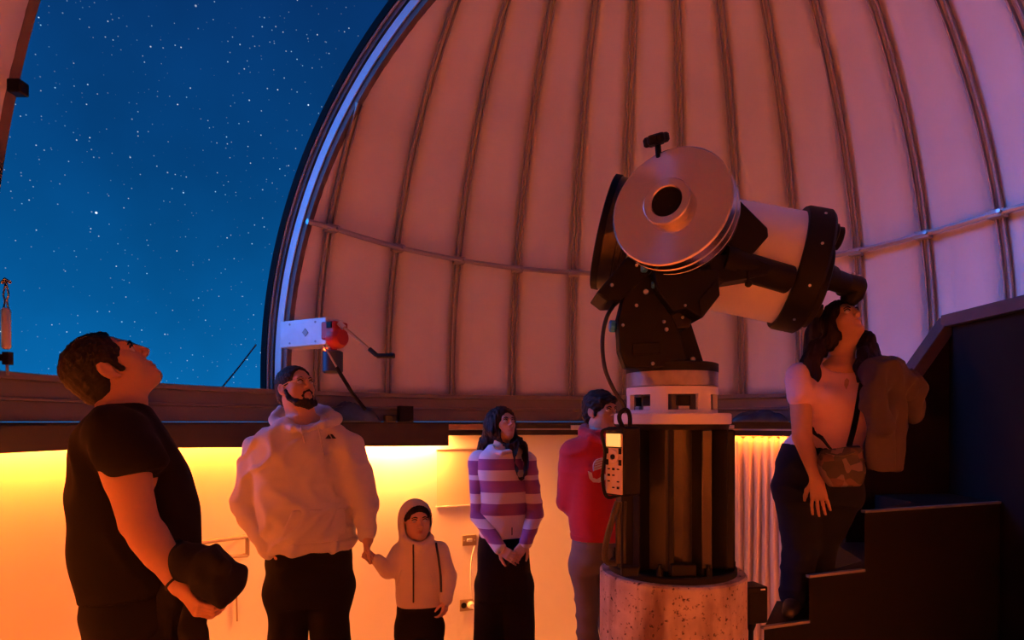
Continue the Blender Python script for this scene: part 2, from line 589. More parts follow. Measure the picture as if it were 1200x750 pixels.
Z_CON = .832
mb = MB(); mb.lathe(pier_at(0), pier_at(1), [(0, .312), (Z_CON - .008, .312), (Z_CON, .304), (Z_CON, .05)], 72)
tag(mb.build('concrete_pier', M_conc), 'stained pale concrete cylinder carrying the black telescope column', 'pier')

# steel column
col_e = empty('pier_column', pier_at(Z_CON))
tag(col_e, 'black finned steel column bolted on the concrete cylinder', 'column')
mb = MB(); mb.lathe(pier_at(Z_CON), pier_at(3), [(0, .272), (.022, .272), (.028, .266), (.028, .05)], 64); mb.build('base_plate', M_mount, col_e)
ZC1, ZC2 = Z_CON + .028, PZ(503)
mb = MB(); mb.lathe(pier_at(ZC1), pier_at(3), [(0, .176), (ZC2 - ZC1, .176)], 16); mb.build('core', M_mountb, col_e, smooth=20)
for k in range(10):
    a = math.radians(-96 + 36 * k + 9)
    wdt = [.05, .034, .022, .05, .03][k % 5]
    dv = Vector((math.sin(a), -math.cos(a), 0)); R = Matrix.Rotation(a, 3, 'Z')
    c = pier_at((ZC1 + ZC2) / 2) + dv * .205
    mb = MB(); mb.box(c, (wdt, .07, ZC2 - ZC1), R); mb.build('fin', M_mount if k % 3 else M_mountb, col_e, bevel=.004)
for sx, wd in ((-.205, .075), (.2, .07)):
    mb = MB(); mb.box(pier_at((ZC1 + ZC2) / 2) + Vector((sx, -.05, 0)), (wd, .16, ZC2 - ZC1)); mb.build('side_channel', M_mount, col_e, bevel=.01)
mb = MB(); mb.lathe(pier_at(ZC2), pier_at(3), [(0, .236), (PZ(497) - ZC2, .243)], 64); mb.build('top_plate', M_mount, col_e)
for k in range(8):
    a = math.radians(20 + 45 * k); q = pier_at(Z_CON + .028) + Vector((math.sin(a), -math.cos(a), 0)) * .252
    mb = MB(); mb.cyl(q, q + Vector((0, 0, .03)), .014, n=6); mb.cyl(q + Vector((0, 0, .03)), q + Vector((0, 0, .045)), .008, n=8)
    mb.build('anchor_bolt', M_mount, col_e)
for (px, py, sx, sz) in ((800, 660, .10, .05), (738, 655, .07, .04)):
    c = P(px, py, 2.47); c.z = Z_CON + .028 + sz / 2
    mb = MB(); mb.box(c, (sx, .04, sz)); mb.build('foot_block', M_mount, col_e, bevel=.006)

# telescope
tel = empty('telescope', pier_at(PZ(497)))
tag(tel, 'large white reflecting telescope on black equatorial mount with brushed metal counterweight', 'telescope')
mb = MB(); mb.lathe(pier_at(PZ(497)), pier_at(3), [(0, .246), (.004, .249), (.041, .249), (.046, .245), (.046, .10)], 72); mb.build('white_flange', M_white_el, tel)
zw0, zw1 = PZ(485.2), PZ(455)
mb = MB(); mb.lathe(pier_at(zw0), pier_at(3), [(0, .176), (0, .193), (.016, .193), (.016, .176)], 64, cap=False); mb.build('window_sill', M_white_el, tel)
mb = MB(); mb.lathe(pier_at(zw1 - .032), pier_at(3), [(0, .172), (0, .195), (.032, .195), (.032, .10)], 64, cap=False); mb.build('window_head', M_white_el, tel)
for k in range(6):
    a0 = math.radians(30 + 60 * k - 11); a1 = math.radians(30 + 60 * k + 11); rings = []
    for j in range(6):
        a = a0 + (a1 - a0) * j / 5; d = Vector((math.sin(a), -math.cos(a), 0))
        rings.append([pier_at(zw0 + .01) + d * .174, pier_at(zw0 + .01) + d * .193, pier_at(zw1 - .02) + d * .193, pier_at(zw1 - .02) + d * .174])
    mb = MB(); mb.sweep(rings); mb.build('window_post', M_white_el, tel)
mb = MB(); mb.lathe(pier_at(zw0), pier_at(3), [(0, .13), (zw1 - zw0, .13)], 12); mb.build('inner_drum', M_pcb, tel, smooth=0)
for k in range(6):
    a = math.radians(60 * k + 5); d = Vector((math.sin(a), -math.cos(a), 0)); R = Matrix.Rotation(a, 3, 'Z')
    mb = MB(); mb.box(pier_at(zw0 + .055) + d * .142, (.055, .022, .04), R); mb.build('electronics_box', M_blackpl, tel, bevel=.003)
    mb = MB(); mb.box(pier_at(zw0 + .025) + d * .148, (.04, .018, .014), R); mb.build('connector', M_white_el, tel)
mb = MB(); mb.lathe(pier_at(zw1), pier_at(3), [(0, .188), (.004, .196), (PZ(438) - zw1, .196), (PZ(438) - zw1 + .003, .1)], 64); mb.build('steel_band', M_steel, tel)
mb = MB(); mb.lathe(pier_at(PZ(438)), pier_at(3), [(0, .197), (.036, .197), (.04, .188), (.04, .02)], 64); mb.build('azimuth_plate', M_mount, tel)


def plate(poly, d0, d1, name, m=M_mount, parent=tel, bevel=.006):
    """outline given in photo pixels at depth d0, extruded straight back to d1"""
    pts = [P(x, y, d0) for x, y in poly]
    mb = MB(); mb.prism(pts, (0, d1 - d0, 0)); return mb.build(name, m, parent, smooth=25, bevel=bevel)


plate([(733, 431), (726, 411), (724, 374), (731, 346), (741, 327), (757, 319), (769, 329), (781, 355), (797, 390), (808, 431)], 2.52, 2.60, 'wedge_plate')
plate([(764, 330), (800, 352), (808, 372), (826, 428), (790, 431)], 2.66, 2.74, 'wedge_plate')
plate([(737, 428), (733, 375), (745, 340), (775, 340), (800, 428)], 2.60, 2.78, 'wedge_core')
plate([(741, 403), (773, 401), (774, 414), (742, 416)], 2.512, 2.522, 'name_plate', M_blackpl, bevel=.002)
plate([(699, 343), (736, 300), (764, 318), (727, 352), (712, 353)], 2.50, 2.72, 'latitude_arm')
plate([(765, 316), (842, 316), (844, 346), (823, 373), (804, 361), (790, 366), (772, 342)], 2.46, 2.66, 'declination_housing')
plate([(819, 352), (838, 330), (841, 345), (823, 370)], 2.452, 2.463, 'housing_cover', M_blackpl, bevel=.002)
plate([(770, 366), (795, 358), (812, 372), (808, 384), (790, 386)], 2.56, 2.66, 'gear_cover', M_mountb)
for (x, y, d, r) in ((757, 342, 2.515, .012), (746, 358, 2.515, .008), (730, 381, 2.515, .007), (778, 377, 2.515, .008), (781, 386, 2.515, .009), (765, 426, 2.50, .008),
                  (800, 372, 2.56, .007), (803, 358, 2.455, .006), (717, 334, 2.495, .008), (746, 311, 2.495, .007), (735, 333, 2.515, .005), (812, 421, 2.66, .012)):
    c = P(x, y, d); mb = MB(); mb.cyl(c, c + Vector((0, -.006, 0)), r, r * .75, 10); mb.build('bolt', M_silver, tel)
for (x, y, d, r) in ((720, 382, 2.56, .026), (757, 312, 2.49, .024), (770, 333, 2.50, .016)):
    c = P(x, y, d); mb = MB(); mb.lathe(c + Vector((-.02, .01, 0)), c + Vector((.03, .01, 0)), [(0, r * .8), (.006, r), (.022, r), (.03, r * .6), (.05, r * .4)], 10); mb.build('adjuster_knob', M_blueknob, tel)

# counterweight, built round its own axis so that the lathe marks run round it
M_brush = bpy.data.materials.new('spun_aluminium'); M_brush.use_nodes = True
t = M_brush.node_tree; b = t.nodes['Principled BSDF']
b.inputs['Base Color'].default_value = (.70, .64, .62, 1); b.inputs['Metallic'].default_value = 1.0
b.inputs['Roughness'].default_value = .27; b.inputs['Anisotropic'].default_value = .9
tg = t.nodes.new('ShaderNodeTangent'); tg.direction_type = 'RADIAL'; tg.axis = 'Z'
t.links.new(tg.outputs[0], b.inputs['Tangent'])
tc = t.nodes.new('ShaderNodeTexCoord'); sp = t.nodes.new('ShaderNodeSeparateXYZ'); t.links.new(tc.outputs['Object'], sp.inputs[0])
cb = t.nodes.new('ShaderNodeCombineXYZ')
ln = t.nodes.new('ShaderNodeVectorMath'); ln.operation = 'LENGTH'
cb2 = t.nodes.new('ShaderNodeCombineXYZ'); t.links.new(sp.outputs[0], cb2.inputs[0]); t.links.new(sp.outputs[1], cb2.inputs[1])
t.links.new(cb2.outputs[0], ln.inputs[0]); t.links.new(ln.outputs['Value'], cb.inputs[0])
nz = t.nodes.new('ShaderNodeTexNoise'); nz.inputs['Scale'].default_value = 260; nz.inputs['Detail'].default_value = 2
t.links.new(cb.outputs[0], nz.inputs['Vector'])
bp = t.nodes.new('ShaderNodeBump'); bp.inputs['Strength'].default_value = .05; bp.inputs['Distance'].default_value = .002
t.links.new(nz.outputs[0], bp.inputs['Height']); t.links.new(bp.outputs[0], b.inputs['Normal'])

CW = P(785, 241, 2.36)
CW_AX = Vector((math.sin(math.radians(33)), math.cos(math.radians(33)), -.13)).normalized()
CW_ROT = CW_AX.to_track_quat('Z', 'Y')


def cw_part(name, prof, m, n=96):
    mb = MB(); mb.lathe((0, 0, 0), (0, 0, 1), prof, n, cap=False)
    o = mb.build(name, m, tel, smooth=30); o.location = CW; o.rotation_mode = 'QUATERNION'; o.rotation_quaternion = CW_ROT
    return o


cw_part('counterweight_disc', [(0, .088), (0, .231), (.005, .237), (.048, .237), (.052, .228), (.058, .228), (.062, .237), (.098, .237), (.102, .224), (.110, .224),
                               (.114, .234), (.140, .230), (.160, .15), (.160, .05)], M_brush)
cw_part('counterweight_hub', [(.0, .092), (-.040, .092), (-.045, .088), (-.045, .062), (-.040, .058), (.03, .057)], M_brush)
cw_part('shaft_end', [(.0, .058), (.0, .001)], M_blackpl)
cw_part('declination_shaft', [(.155, .15), (.17, .165), (.28, .165), (.30, .15), (.42, .13), (.42, .01)], M_mount)
# locking knob above the counterweight
c = P(769, 164, 2.42)
mb = MB(); mb.tube([P(772, 185, 2.42), P(771, 170, 2.42)], .012, 8); mb.build('knob_stem', M_blackpl, tel)
mb = MB(); tilt = Vector((-.25, -.25, 1)).normalized()
for k in range(6):
    a = k * math.pi / 3; u = tilt.orthogonal().normalized(); w = tilt.cross(u); q = c + (u * math.cos(a) + w * math.sin(a)) * .032
    mb.lathe(q - tilt * .018, q + tilt * .018, [(0, .012), (.007, .019), (.029, .019), (.036, .012)], 10)
mb.lathe(c - tilt * .02, c + tilt * .02, [(0, .026), (.007, .036), (.033, .036), (.04, .026)], 16); mb.build('lock_knob', M_blackpl, tel)

# optical tube
F0, F1 = P(713, 274, 2.93), P(925, 315, 2.78)
AX = (F1 - F0).normalized(); TL = (F1 - F0).length
at_t = lambda q: F0 + AX * q
RT = .250
mb = MB(); mb.lathe(at_t(.10), F1, [(0, RT), (TL - .10, RT)], 72, cap=False); mb.build('optical_tube', M_white_el, tel)
M_bronze_in = mat('tube_front_lining', (.06, .055, .05), .35, .4)
mb = MB(); mb.lathe(at_t(-.02), F1, [(.03, RT + .006), (.028, RT + .016), (.0, RT + .016), (-.004, RT + .008), (-.0, RT - .004)], 72, cap=False); mb.build('front_ring', M_mount, tel)
mb = MB(); mb.lathe(at_t(-.02), F1, [(.028, RT + .010), (.085, RT + .010), (.087, RT + .004), (.092, RT + .004), (.094, RT + .010), (.112, RT + .010), (.114, RT + .004), (.119, RT + .004), (.121, RT + .010), (.14, RT + .010), (.142, RT)], 72, cap=False); mb.build('dew_shield', M_mountb, tel)
mb = MB(); mb.lathe(at_t(-.02), F1, [(.0, RT - .004), (.05, RT - .006), (.052, RT - .016), (.09, RT - .018), (.092, RT - .03), (.13, RT - .03), (.13, .09)], 72, cap=False)
mb.build('front_lining', M_bronze_in, tel)
mb = MB(); mb.lathe(at_t(-.0), F1, [(.05, .095), (.05, .0), ], 40, cap=False); mb.lathe(at_t(.0), F1, [(.05, .095), (.14, .095)], 40, cap=False); mb.build('secondary_cell', M_mount, tel)
UP = (Vector((0, 0, 1)) - AX * AX.z).normalized(); SD = AX.cross(UP).normalized()
if SD.y > 0: SD = -SD           # towards the camera
for s in (1, -1):
    q = at_t(.0) + UP * (.02 * s) + SD * (RT - .03); mb = MB(); mb.cyl(q, q - AX * .012, .006, n=8); mb.build('bolt', M_silver, tel)
mb = MB(); mb.lathe(at_t(TL - .01), at_t(9), [(0, RT), (0, RT + .02), (.012, RT + .026), (.10, RT + .026), (.112, RT + .016), (.112, .05)], 72); mb.build('rear_cell', M_mount, tel)
mb = MB(); c = at_t(TL + .10) - UP * .05; mb.lathe(c, c + AX, [(0, .19), (.035, .19), (.04, .18), (.04, .02)], 40); mb.build('rear_plate', M_mount, tel)
mb = MB(); c = at_t(TL + .09) + UP * .155 + SD * .05; mb.lathe(c, c + AX, [(0, .06), (.05, .06), (.055, .05), (.075, .05), (.08, .04)], 20); mb.build('focus_knob', M_blackpl, tel)
mb = MB(); c = at_t(TL + .12) - UP * .165 + SD * .03; mb.lathe(c, c + AX, [(0, .022), (.03, .022), (.032, .03), (.05, .03), (.054, .02)], 16); mb.build('clutch_knob', M_blackpl, tel)
for k in range(10):
    a = math.radians(36 * k + 8); q = at_t(TL + .05) + (UP * math.cos(a) + SD * math.sin(a)) * (RT + .024)
    mb = MB(); mb.cyl(q, q + (UP * math.cos(a) + SD * math.sin(a)) * .006, .006, n=8); mb.build('bolt', M_silver, tel)
# saddle and guide scope on the near side
plate([(858, 228), (869, 236), (900, 267), (901, 277), (884, 296), (862, 306), (850, 300)], 2.50, 2.62, 'saddle_clamp')
plate([(830, 300), (870, 296), (905, 310), (900, 322), (850, 330), (834, 325)], 2.48, 2.60, 'saddle_block')
G0, G1 = P(846, 305, 2.52), P(928, 329, 2.56); GA = (G1 - G0).normalized()
mb = MB(); mb.lathe(G0, G1, [(0, .05), (.0, .062), (.05, .064), (.052, .058), (.30, .058)], 28); mb.build('guide_scope', M_mount, tel)
mb = MB(); mb.tube([P(876, 318, 2.47), P(877, 330, 2.47)], .006, 8); q = P(877, 333, 2.47)
mb.lathe(q + Vector((0, 0, .014)), q - Vector((0, 0, 1)), [(0, .006), (.006, .014), (.018, .014), (.026, .006)], 14); mb.build('guide_knob', M_blackpl, tel)
# focuser, diagonal and eyepiece
E0 = at_t(TL + .13) - UP * .0; E1 = P(993, 334, 2.85); EA = (E1 - E0).normalized(); EL = (E1 - E0).length
mb = MB(); mb.lathe(E0, E1, [(0, .07), (.012, .07), (.012, .058), (.07, .058), (.072, .050), (EL - .03, .048), (EL - .03, .04), (EL, .04)], 32); mb.build('focuser', M_blackpl, tel)
mb = MB(); D0 = P(985, 333, 2.85); D1 = P(1004, 337, 2.86); mb.lathe(D0, D1, [(0, .04), (.01, .052), (.075, .054), (.095, .05), (.11, .035)], 24); mb.build('diagonal', M_blackpl, tel)
mb = MB(); mb.lathe(P(1003, 338, 2.86), P(993, 355, 2.87), [(0, .045), (.03, .05), (.05, .043), (.062, .04), (.07, .036), (.078, .03)], 20); mb.build('eyepiece', M_blackpl, tel)
for (x, y) in ((986, 320), (981, 318)):
    q = P(x, y, 2.85); mb = MB(); mb.lathe(q + Vector((0, 0, -.035)), q + Vector((0, 0, 1)), [(0, .006), (.02, .006), (.022, .012), (.04, .012), (.042, .008)], 12); mb.build('set_screw', M_mountb, tel)
for (x, y) in ((1000, 322), (1006, 324)):
    q = P(x, y, 2.84); mb = MB(); mb.lathe(q + Vector((0, 0, -.02)), q + Vector((0, 0, 1)), [(0, .005), (.014, .006), (.024, .009), (.03, .006)], 10); mb.build('set_screw', M_silver, tel)

# cable from the mount down to the column
cab = bez([P(724, 351, 2.58), P(711, 372, 2.53), P(706, 400, 2.50), P(709, 432, 2.47), P(720, 458, 2.45), P(729, 471, 2.43), P(732, 478, 2.425)], 40)
mb = MB(); mb.tube(cab, .0085, 8); mb.build('mount_cable', M_cable, tel)

# hand controller clipped to the column
ctl = empty('hand_controller', P(722, 588, 2.40))
tag(ctl, 'handheld telescope keypad with lit display clipped on the black column', 'controller')
KR = Matrix.Rotation(math.radians(-52), 3, 'Z')       # its face looks towards the lit wall
kc = P(730, 540, 2.43)
kx, ky = KR @ Vector((1, 0, 0)), KR @ Vector((0, -1, 0))      # along the face, out of the face
M_key = mat('keypad_cream_face', (.82, .68, .42), .5)
M_scr = mat('keypad_display', (.95, .80, .45), .3, emit=(1, .55, .12), emit_s=.8)
KH = .27
mb = MB(); mb.box(kc, (.10, .10, KH), KR); mb.build('case', M_blackpl, ctl, bevel=.01)
fc = kc + ky * .051
mb = MB(); mb.box(fc + Vector((0, 0, -.01)), (.086, .006, KH - .035), KR); mb.build('face_plate', M_key, ctl, bevel=.002)
fp = lambda u, v: fc + ky * .004 + kx * u + Vector((0, 0, v))
mb = MB(); mb.box(fp(.0, .083), (.072, .004, .05), KR); mb.build('display', M_scr, ctl)
mb = MB(); mb.box(fp(-.0, .054), (.084, .003, .004), KR); mb.build('display_edge', M_blackpl, ctl)
mb = MB(); mb.lathe(fp(.0, .018), fp(.0, .018) + ky, [(0, .030), (.004, .028), (.006, .014), (.002, .012), (.002, .002)], 8); mb.build('navigation_ring', M_key, ctl)
mb = MB(); mb.cyl(fp(0, .018), fp(0, .018) + ky * .007, .010, n=12); mb.build('navigation_button', M_blackpl, ctl)
for (u, v) in ((-.034, .04), (.034, .04), (-.034, -.004), (.034, -.004)):
    mb = MB(); mb.box(fp(u, v), (.014, .006, .022), KR); mb.build('corner_key', M_blackpl, ctl, bevel=.002)
for j in range(4):
    for i in range(3):
        if (i + j) % 4 == 3: continue
        mb = MB(); mb.box(fp(-.024 + .024 * i, -.03 - .024 * j), (.011, .005, .009 if (i + j) % 2 else .005), KR); mb.build('key', M_blackpl, ctl, bevel=.001)
hb = bez([kc + kx * .05 + ky * .03 + Vector((0, 0, .11)), kc + kx * -.06 + ky * .05 + Vector((0, 0, .12)), P(709, 530, 2.42), P(706, 560, 2.42), P(711, 582, 2.42), kc + ky * .02 + Vector((0, 0, -KH / 2))], 24)
mb = MB(); mb.tube(hb, .007, 8); mb.build('guard_rail', M_blackpl, ctl)
mb = MB(); mb.tube(bez([P(732, 505, 2.44), P(726, 492, 2.43), P(727, 484, 2.42), P(734, 480, 2.42), P(738, 488, 2.42), P(738, 505, 2.44)], 24), .009, 8); mb.build('hanger', M_blackpl, ctl)
mb = MB(); mb.tube(bez([P(724, 588, 2.42), P(719, 604, 2.42), P(713, 625, 2.43), P(709, 645, 2.44), P(711, 658, 2.46), P(722, 660, 2.47)], 24), .013, 8); mb.build('cord', M_cable, ctl)
mb = MB(); mb.tube([P(726, 588, 2.43), P(725, 615, 2.44), P(724, 660, 2.46)], .010, 8); mb.build('cord', M_mountb, ctl)
mb = MB(); mb.tube([P(733, 588, 2.44), P(732, 620, 2.45), P(732, 660, 2.46)], .005, 8); mb.build('cord', M_mountb, ctl)

# small box loudspeaker on a stem beside the pier
spk = empty('stand_speaker', (P(880, 700, 2.80).x, 2.80, 0))
tag(spk, 'small black box speaker on a thin stem beside the concrete cylinder', 'speaker')
c = P(880, 706, 2.80); R = Matrix.Rotation(math.radians(14), 3, 'Z')
mb = MB(); mb.box(c, (.105, .10, .165), R); mb.build('case', M_blackpl, spk, bevel=.006)
mb = MB(); mb.box(c + R @ Vector((0, -.051, -.01)), (.09, .004, .13), R); mb.build('grille', M_mount, spk, bevel=.002)
mb = MB(); mb.box(c + R @ Vector((.025, -.052, .071)), (.022, .003, .006), R); mb.build('badge', M_silver, spk)
mb = MB(); mb.lathe((c.x, c.y, 0), (c.x, c.y, 1), [(0, .055), (.012, .055), (.02, .02), (.03, .011), (c.z - .13, .011), (c.z - .1, .022), (c.z - .08, .022)], 20); mb.build('stem', M_blackpl, spk)

# ================================================================== stairs, curtain, wall fittings, things on the ledge
def W(px, py, r=RAD):
    """photo pixel -> point on the far side of the round wall of radius r"""
    t = (px - 600) / FPX
    a = 1 + t * t; b = -2 * (t * CX + CY); c = CX * CX + CY * CY - r * r
    return P(px, py, (-b + math.sqrt(b * b - 4 * a * c)) / 2 / a)


def az_of(p): return math.degrees(math.atan2(p.x - CX, p.y - CY))


def face_in(p):      # rotation whose local -Y looks from the wall to the room's centre
    return Matrix.Rotation(-az_of(p) * D2R, 3, 'Z')


M_step = mat('black_painted_plywood', (.0035, .003, .0035), .7, spec=.15, var=.3, var_scale=4)
M_nosing = mat('grey_edge_strip', (.22, .22, .27), .4, .4)
M_cap = mat('parapet_cap_board', (.055, .04, .045), .45, var=.2, var_scale=5)

st = empty('staircase', (1.9, 3.2, 0)); tag(st, 'black boxed staircase with grey tread edges beside the telescope', 'staircase')
# each step in plan: the visible near edge first, then round the back; the blocks meet without overlapping
STEPS = [(.562, [(1.127, 2.750), (1.373, 2.840), (1.800, 3.160), (1.360, 3.160)], 2),
         (.770, [(1.373, 2.840), (1.697, 2.959), (2.150, 3.299), (2.150, 3.640), (1.900, 3.640), (1.800, 3.160)], 2),
         (1.052, [(1.697, 2.959), (2.620, 3.297), (2.620, 3.690), (2.150, 3.645), (2.150, 3.299)], 2)]
for z, plan, n in STEPS:
    mb = MB(); mb.prism([Vector((x, y, 0)) for x, y in plan], (0, 0, z - .004)); mb.build('step', M_step, st, smooth=0, bevel=.003)
    p, q = Vector((*plan[0], z)), Vector((*plan[1], z)); d = (q - p).normalized(); s_ = Vector((-d.y, d.x, 0)); p = p - d * .004
    lo_ = Vector((0, 0, -.012)); c4 = [p - s_ * .006, q - s_ * .006, q + s_ * .016, p + s_ * .016]
    mb = MB(); mb.hexa([v + lo_ for v in c4] + c4); mb.build('edge_strip', M_nosing, st)
par = empty('stair_parapet', (2.63, 3.7, 0)); tag(par, 'dark solid stair parapet with sloping capped top behind the woman', 'parapet')
A_, B_, C_ = P(1050, 457, 3.65), P(1112, 372, 3.70), P(1200, 351, 3.15)
C2 = B_ + (C_ - B_) * 2.6; C2.z = C_.z = B_.z
lo = lambda p: Vector((p.x, p.y, 0))
L0 = A_ + Vector((-.30, 0, -.42))
mb = MB(); mb.prism([lo(L0), lo(B_), B_, A_, L0], (0, .05, 0)); mb.build('slope_panel', M_step, par)
mb = MB(); mb.prism([lo(B_), lo(C2), C2, B_], (.05, 0, 0)); mb.build('landing_panel', M_step, par)
def board(p, q, w, h, name):
    d = (q - p).normalized(); s = d.cross(Vector((0, 0, 1))).normalized(); u = s.cross(d)
    mb = MB(); mb.hexa([p - s * w + u * -h, q - s * w + u * -h, q + s * w + u * -h, p + s * w + u * -h, p - s * w + u * .012, q - s * w + u * .012, q + s * w + u * .012, p + s * w + u * .012])
    return mb.build(name, M_cap, par, bevel=.004)
board(L0, B_ + Vector((.0, .02, 0)), .05, .06, 'cap_board'); board(B_, C2, .05, .06, 'cap_board')

# curtain right of the column: real pleats
cur = empty('curtain', ring_pt(36, RAD - .08, -2.2)); tag(cur, 'beige pleated curtain hanging on the wall behind the column', 'curtain')
rows = []
random.seed(11)
N = 300; ph = [random.uniform(-.5, .5) for _ in range(60)]
for j in range(13):
    h = -.135 - 2.07 * j / 12; row = []
    for i in range(N + 1):
        a = 19 + 36 * i / N
        s = i / N * 26; w = math.sin(2 * math.pi * s + ph[int(s) % 60]) * (.012 + .022 * min(1, j / 3)) + .008 * math.sin(5.1 * s + j * .25)
        row.append(ring_pt(a + .12 * math.sin(j * .4 + s), RAD - .032 - w * .62, h))
    rows.append(row)
mb = MB(); mb.grid(rows); o = mb.build('cloth', M_curtain, cur, smooth=80, fix=False)
sm = o.modifiers.new('solid', 'SOLIDIFY'); sm.thickness = .003
mb = MB(); mb.tube([ring_pt(18.5 + 1.5 * k, RAD - .03, -.128) for k in range(25)], .010, 6); mb.build('curtain_rail', M_rail, cur)

M_paper = mat('faded_paper', (.66, .56, .42), .8)
M_plate = mat('switch_plate_bronze', (.42, .30, .20), .4, .5)
M_whitepl = mat('white_plastic', (.78, .75, .70), .45)
M_frame = mat('brushed_handle_steel', (.42, .34, .27), .4, .8)
# notice on the wall
c = W(538, 559, RAD - .006); R = face_in(c); e = empty('wall_notice', c); tag(e, 'large faded paper notice on the wall beside the striped sweater girl', 'notice')
w = 49 / FPX * c.y / math.cos(az_of(c) * D2R) * 1.02; hh = 67 / FPX * c.y
mb = MB(); mb.box(c, (w, .006, hh), R); mb.build('sheet', M_paper, e)
for q in (-1, 1):
    mb = MB(); mb.box(c + R @ Vector((0, -.006, q * hh / 2)), (w + .02, .012, .012), R); mb.build('batten', M_whitepl, e)
# switch and socket
c = W(550, 633, RAD - .008); R = face_in(c); e = empty('light_switch', c); tag(e, 'bronze light switch plate with white rocker on the wall', 'switch')
mb = MB(); mb.box(c, (.135, .012, .098), R); mb.build('plate', M_plate, e, bevel=.003)
mb = MB(); mb.box(c + R @ Vector((.0, -.010, .0)), (.05, .012, .026), R @ Matrix.Rotation(.15, 3, 'X')); mb.build('rocker', M_whitepl, e, bevel=.002)
for q in (-1, 1):
    mb = MB(); p = c + R @ Vector((q * .05, -.006, 0)); mb.cyl(p, p + R @ Vector((0, -.003, 0)), .006, n=8); mb.build('screw', M_silver, e)
c = W(547, 709, RAD - .008); R = face_in(c); e = empty('wall_socket', c); tag(e, 'bronze wall socket with a white plug and cord below the switch', 'socket')
mb = MB(); mb.box(c, (.135, .012, .105), R); mb.build('plate', M_plate, e, bevel=.003)
p = c + R @ Vector((.035, -.006, .0)); mb = MB(); mb.lathe(p, p + R @ Vector((0, -1, 0)), [(0, .034), (.03, .032), (.045, .02)], 16); mb.build('plug', M_whitepl, e)
pts = bez([p + R @ Vector((0, -.045, 0)), p + R @ Vector((.03, -.07, -.06)), p + R @ Vector((.07, -.06, -.25)), p + R @ Vector((.10, -.04, -.53))], 20)
mb = MB(); mb.tube(pts, .006, 6); mb.build('cord', M_whitepl, e)
mb = MB(); p = c + R @ Vector((-.03, -.007, 0)); mb.cyl(p, p + R @ Vector((0, -.003, 0)), .026, n=16); mb.build('outlet', M_blackpl, e)
pts = bez([W(556, 640, RAD - .04), W(552, 660, RAD - .05), W(552, 690, RAD - .05), W(556, 705, RAD - .04)], 16)
o = MB().tube(pts, .007, 6).build('white_cord', M_whitepl); tag(o, 'short white cord hanging between the switch and the socket', 'cord')
# rectangular steel handle
c0, c1, c2, c3 = W(228, 637, RAD - .05), W(290, 629, RAD - .05), W(290, 651, RAD - .05), W(228, 655, RAD - .05)
e = empty('grab_handle', c1); tag(e, 'rectangular steel grab handle on the wall between the two men', 'handle')
mb = MB(); mb.tube([c0, c1], .014, 8); mb.build('bar', M_frame, e); mb = MB(); mb.tube([c2, c3], .014, 8); mb.build('bar', M_frame, e)
mb = MB(); mb.tube([c1, c2], .016, 8); mb.build('end_bar', M_frame, e)
for p in (c1, c2):
    n = Vector((CX - p.x, CY - p.y, 0)).normalized(); mb = MB(); mb.cyl(p, p - n * .047, .012, n=8); mb.build('standoff', M_frame, e)
o = MB().tube([W(274, 672, RAD - .012), W(277, 695, RAD - .012), W(278, 728, RAD - .012)], .006, 6).build('wall_cable', M_plate); tag(o, 'thin brown cable running down the wall below the grab handle', 'cable')

# shutter gearbox on the right-hand slit jamb
M_box = mat('gearbox_pale_paint', (.62, .64, .66), .4, .2, var=.08, var_scale=8)
M_red = mat('red_motor_paint', (.40, .02, .015), .45)
M_bluecan = mat('dark_blue_motor_can', (.02, .035, .07), .4, .3)
M_led = glow('red_indicator', (1, .06, .01), 14)
M_wood = mat('crank_shaft_wood', (.42, .22, .08), .5)
a0, a1 = P(328, 393, 4.62), P(382, 387.5, 4.40)
du = (a1 - a0); L = Vector((du.x, du.y, 0)).length; du = Vector((du.x, du.y, 0)).normalized(); dn = Vector((du.y, -du.x, 0))   # dn faces the room
R = Matrix((du, -dn, Vector((0, 0, 1)))).transposed()
e = empty('shutter_gearbox', P(360, 410, 4.5)); tag(e, 'pale gearbox with red motor and crank lit blue on the dome slit frame', 'gearbox')
c = (a0 + a1) / 2 + -dn * .09; c.z = P(355, 390, 4.51).z
mb = MB(); mb.box(c, (L, .18, .198), R); mb.build('housing', M_box, e, bevel=.006)
mb = MB(); mb.box(c + R @ Vector((.03, -.092, -.0)), (.045, .004, .04), R @ Matrix.Rotation(.78, 3, 'Y')); mb.build('maker_plate', M_rib, e)
for (u, v) in ((-.13, -.07), (-.13, .07), (.13, -.07), (.13, .07)):
    p = c + R @ Vector((u, -.09, v)); mb = MB(); mb.cyl(p, p + dn * .004, .008, n=8); mb.build('screw', M_rib, e)
rc = P(396, 396, 4.40)
mb = MB(); mb.lathe(rc + du * -.06, rc + du * 2, [(0, .06), (.02, .078), (.07, .078), (.09, .07), (.11, .055)], 28); mb.build('motor_flange', M_red, e)
mb = MB(); mb.box(rc + Vector((-.03, .02, .05)), (.13, .14, .13), R); mb.build('motor_body', M_red, e, bevel=.012)
mb = MB(); mb.box(rc + Vector((-.045, -.05, .085)), (.05, .02, .045), R); mb.build('terminal_box', M_blackpl, e, bevel=.004)
q = P(381.5, 409, 4.30); mb = MB(); mb.lathe(q, q + Vector((0, -1, 0)), [(0, .012), (.01, .012), (.016, .006)], 12); mb.build('indicator', M_led, e)
q = P(390, 411, 4.46); mb = MB(); mb.lathe(q, q - Vector((0, 0, 1)), [(0, .055), (.01, .072), (.15, .072), (.165, .06)], 28); mb.build('motor_can', M_bluecan, e)
q = P(390, 408, 4.46); mb = MB(); mb.cyl(q, q - Vector((0, 0, .05)), .03, n=16); mb.build('motor_neck', M_red, e)
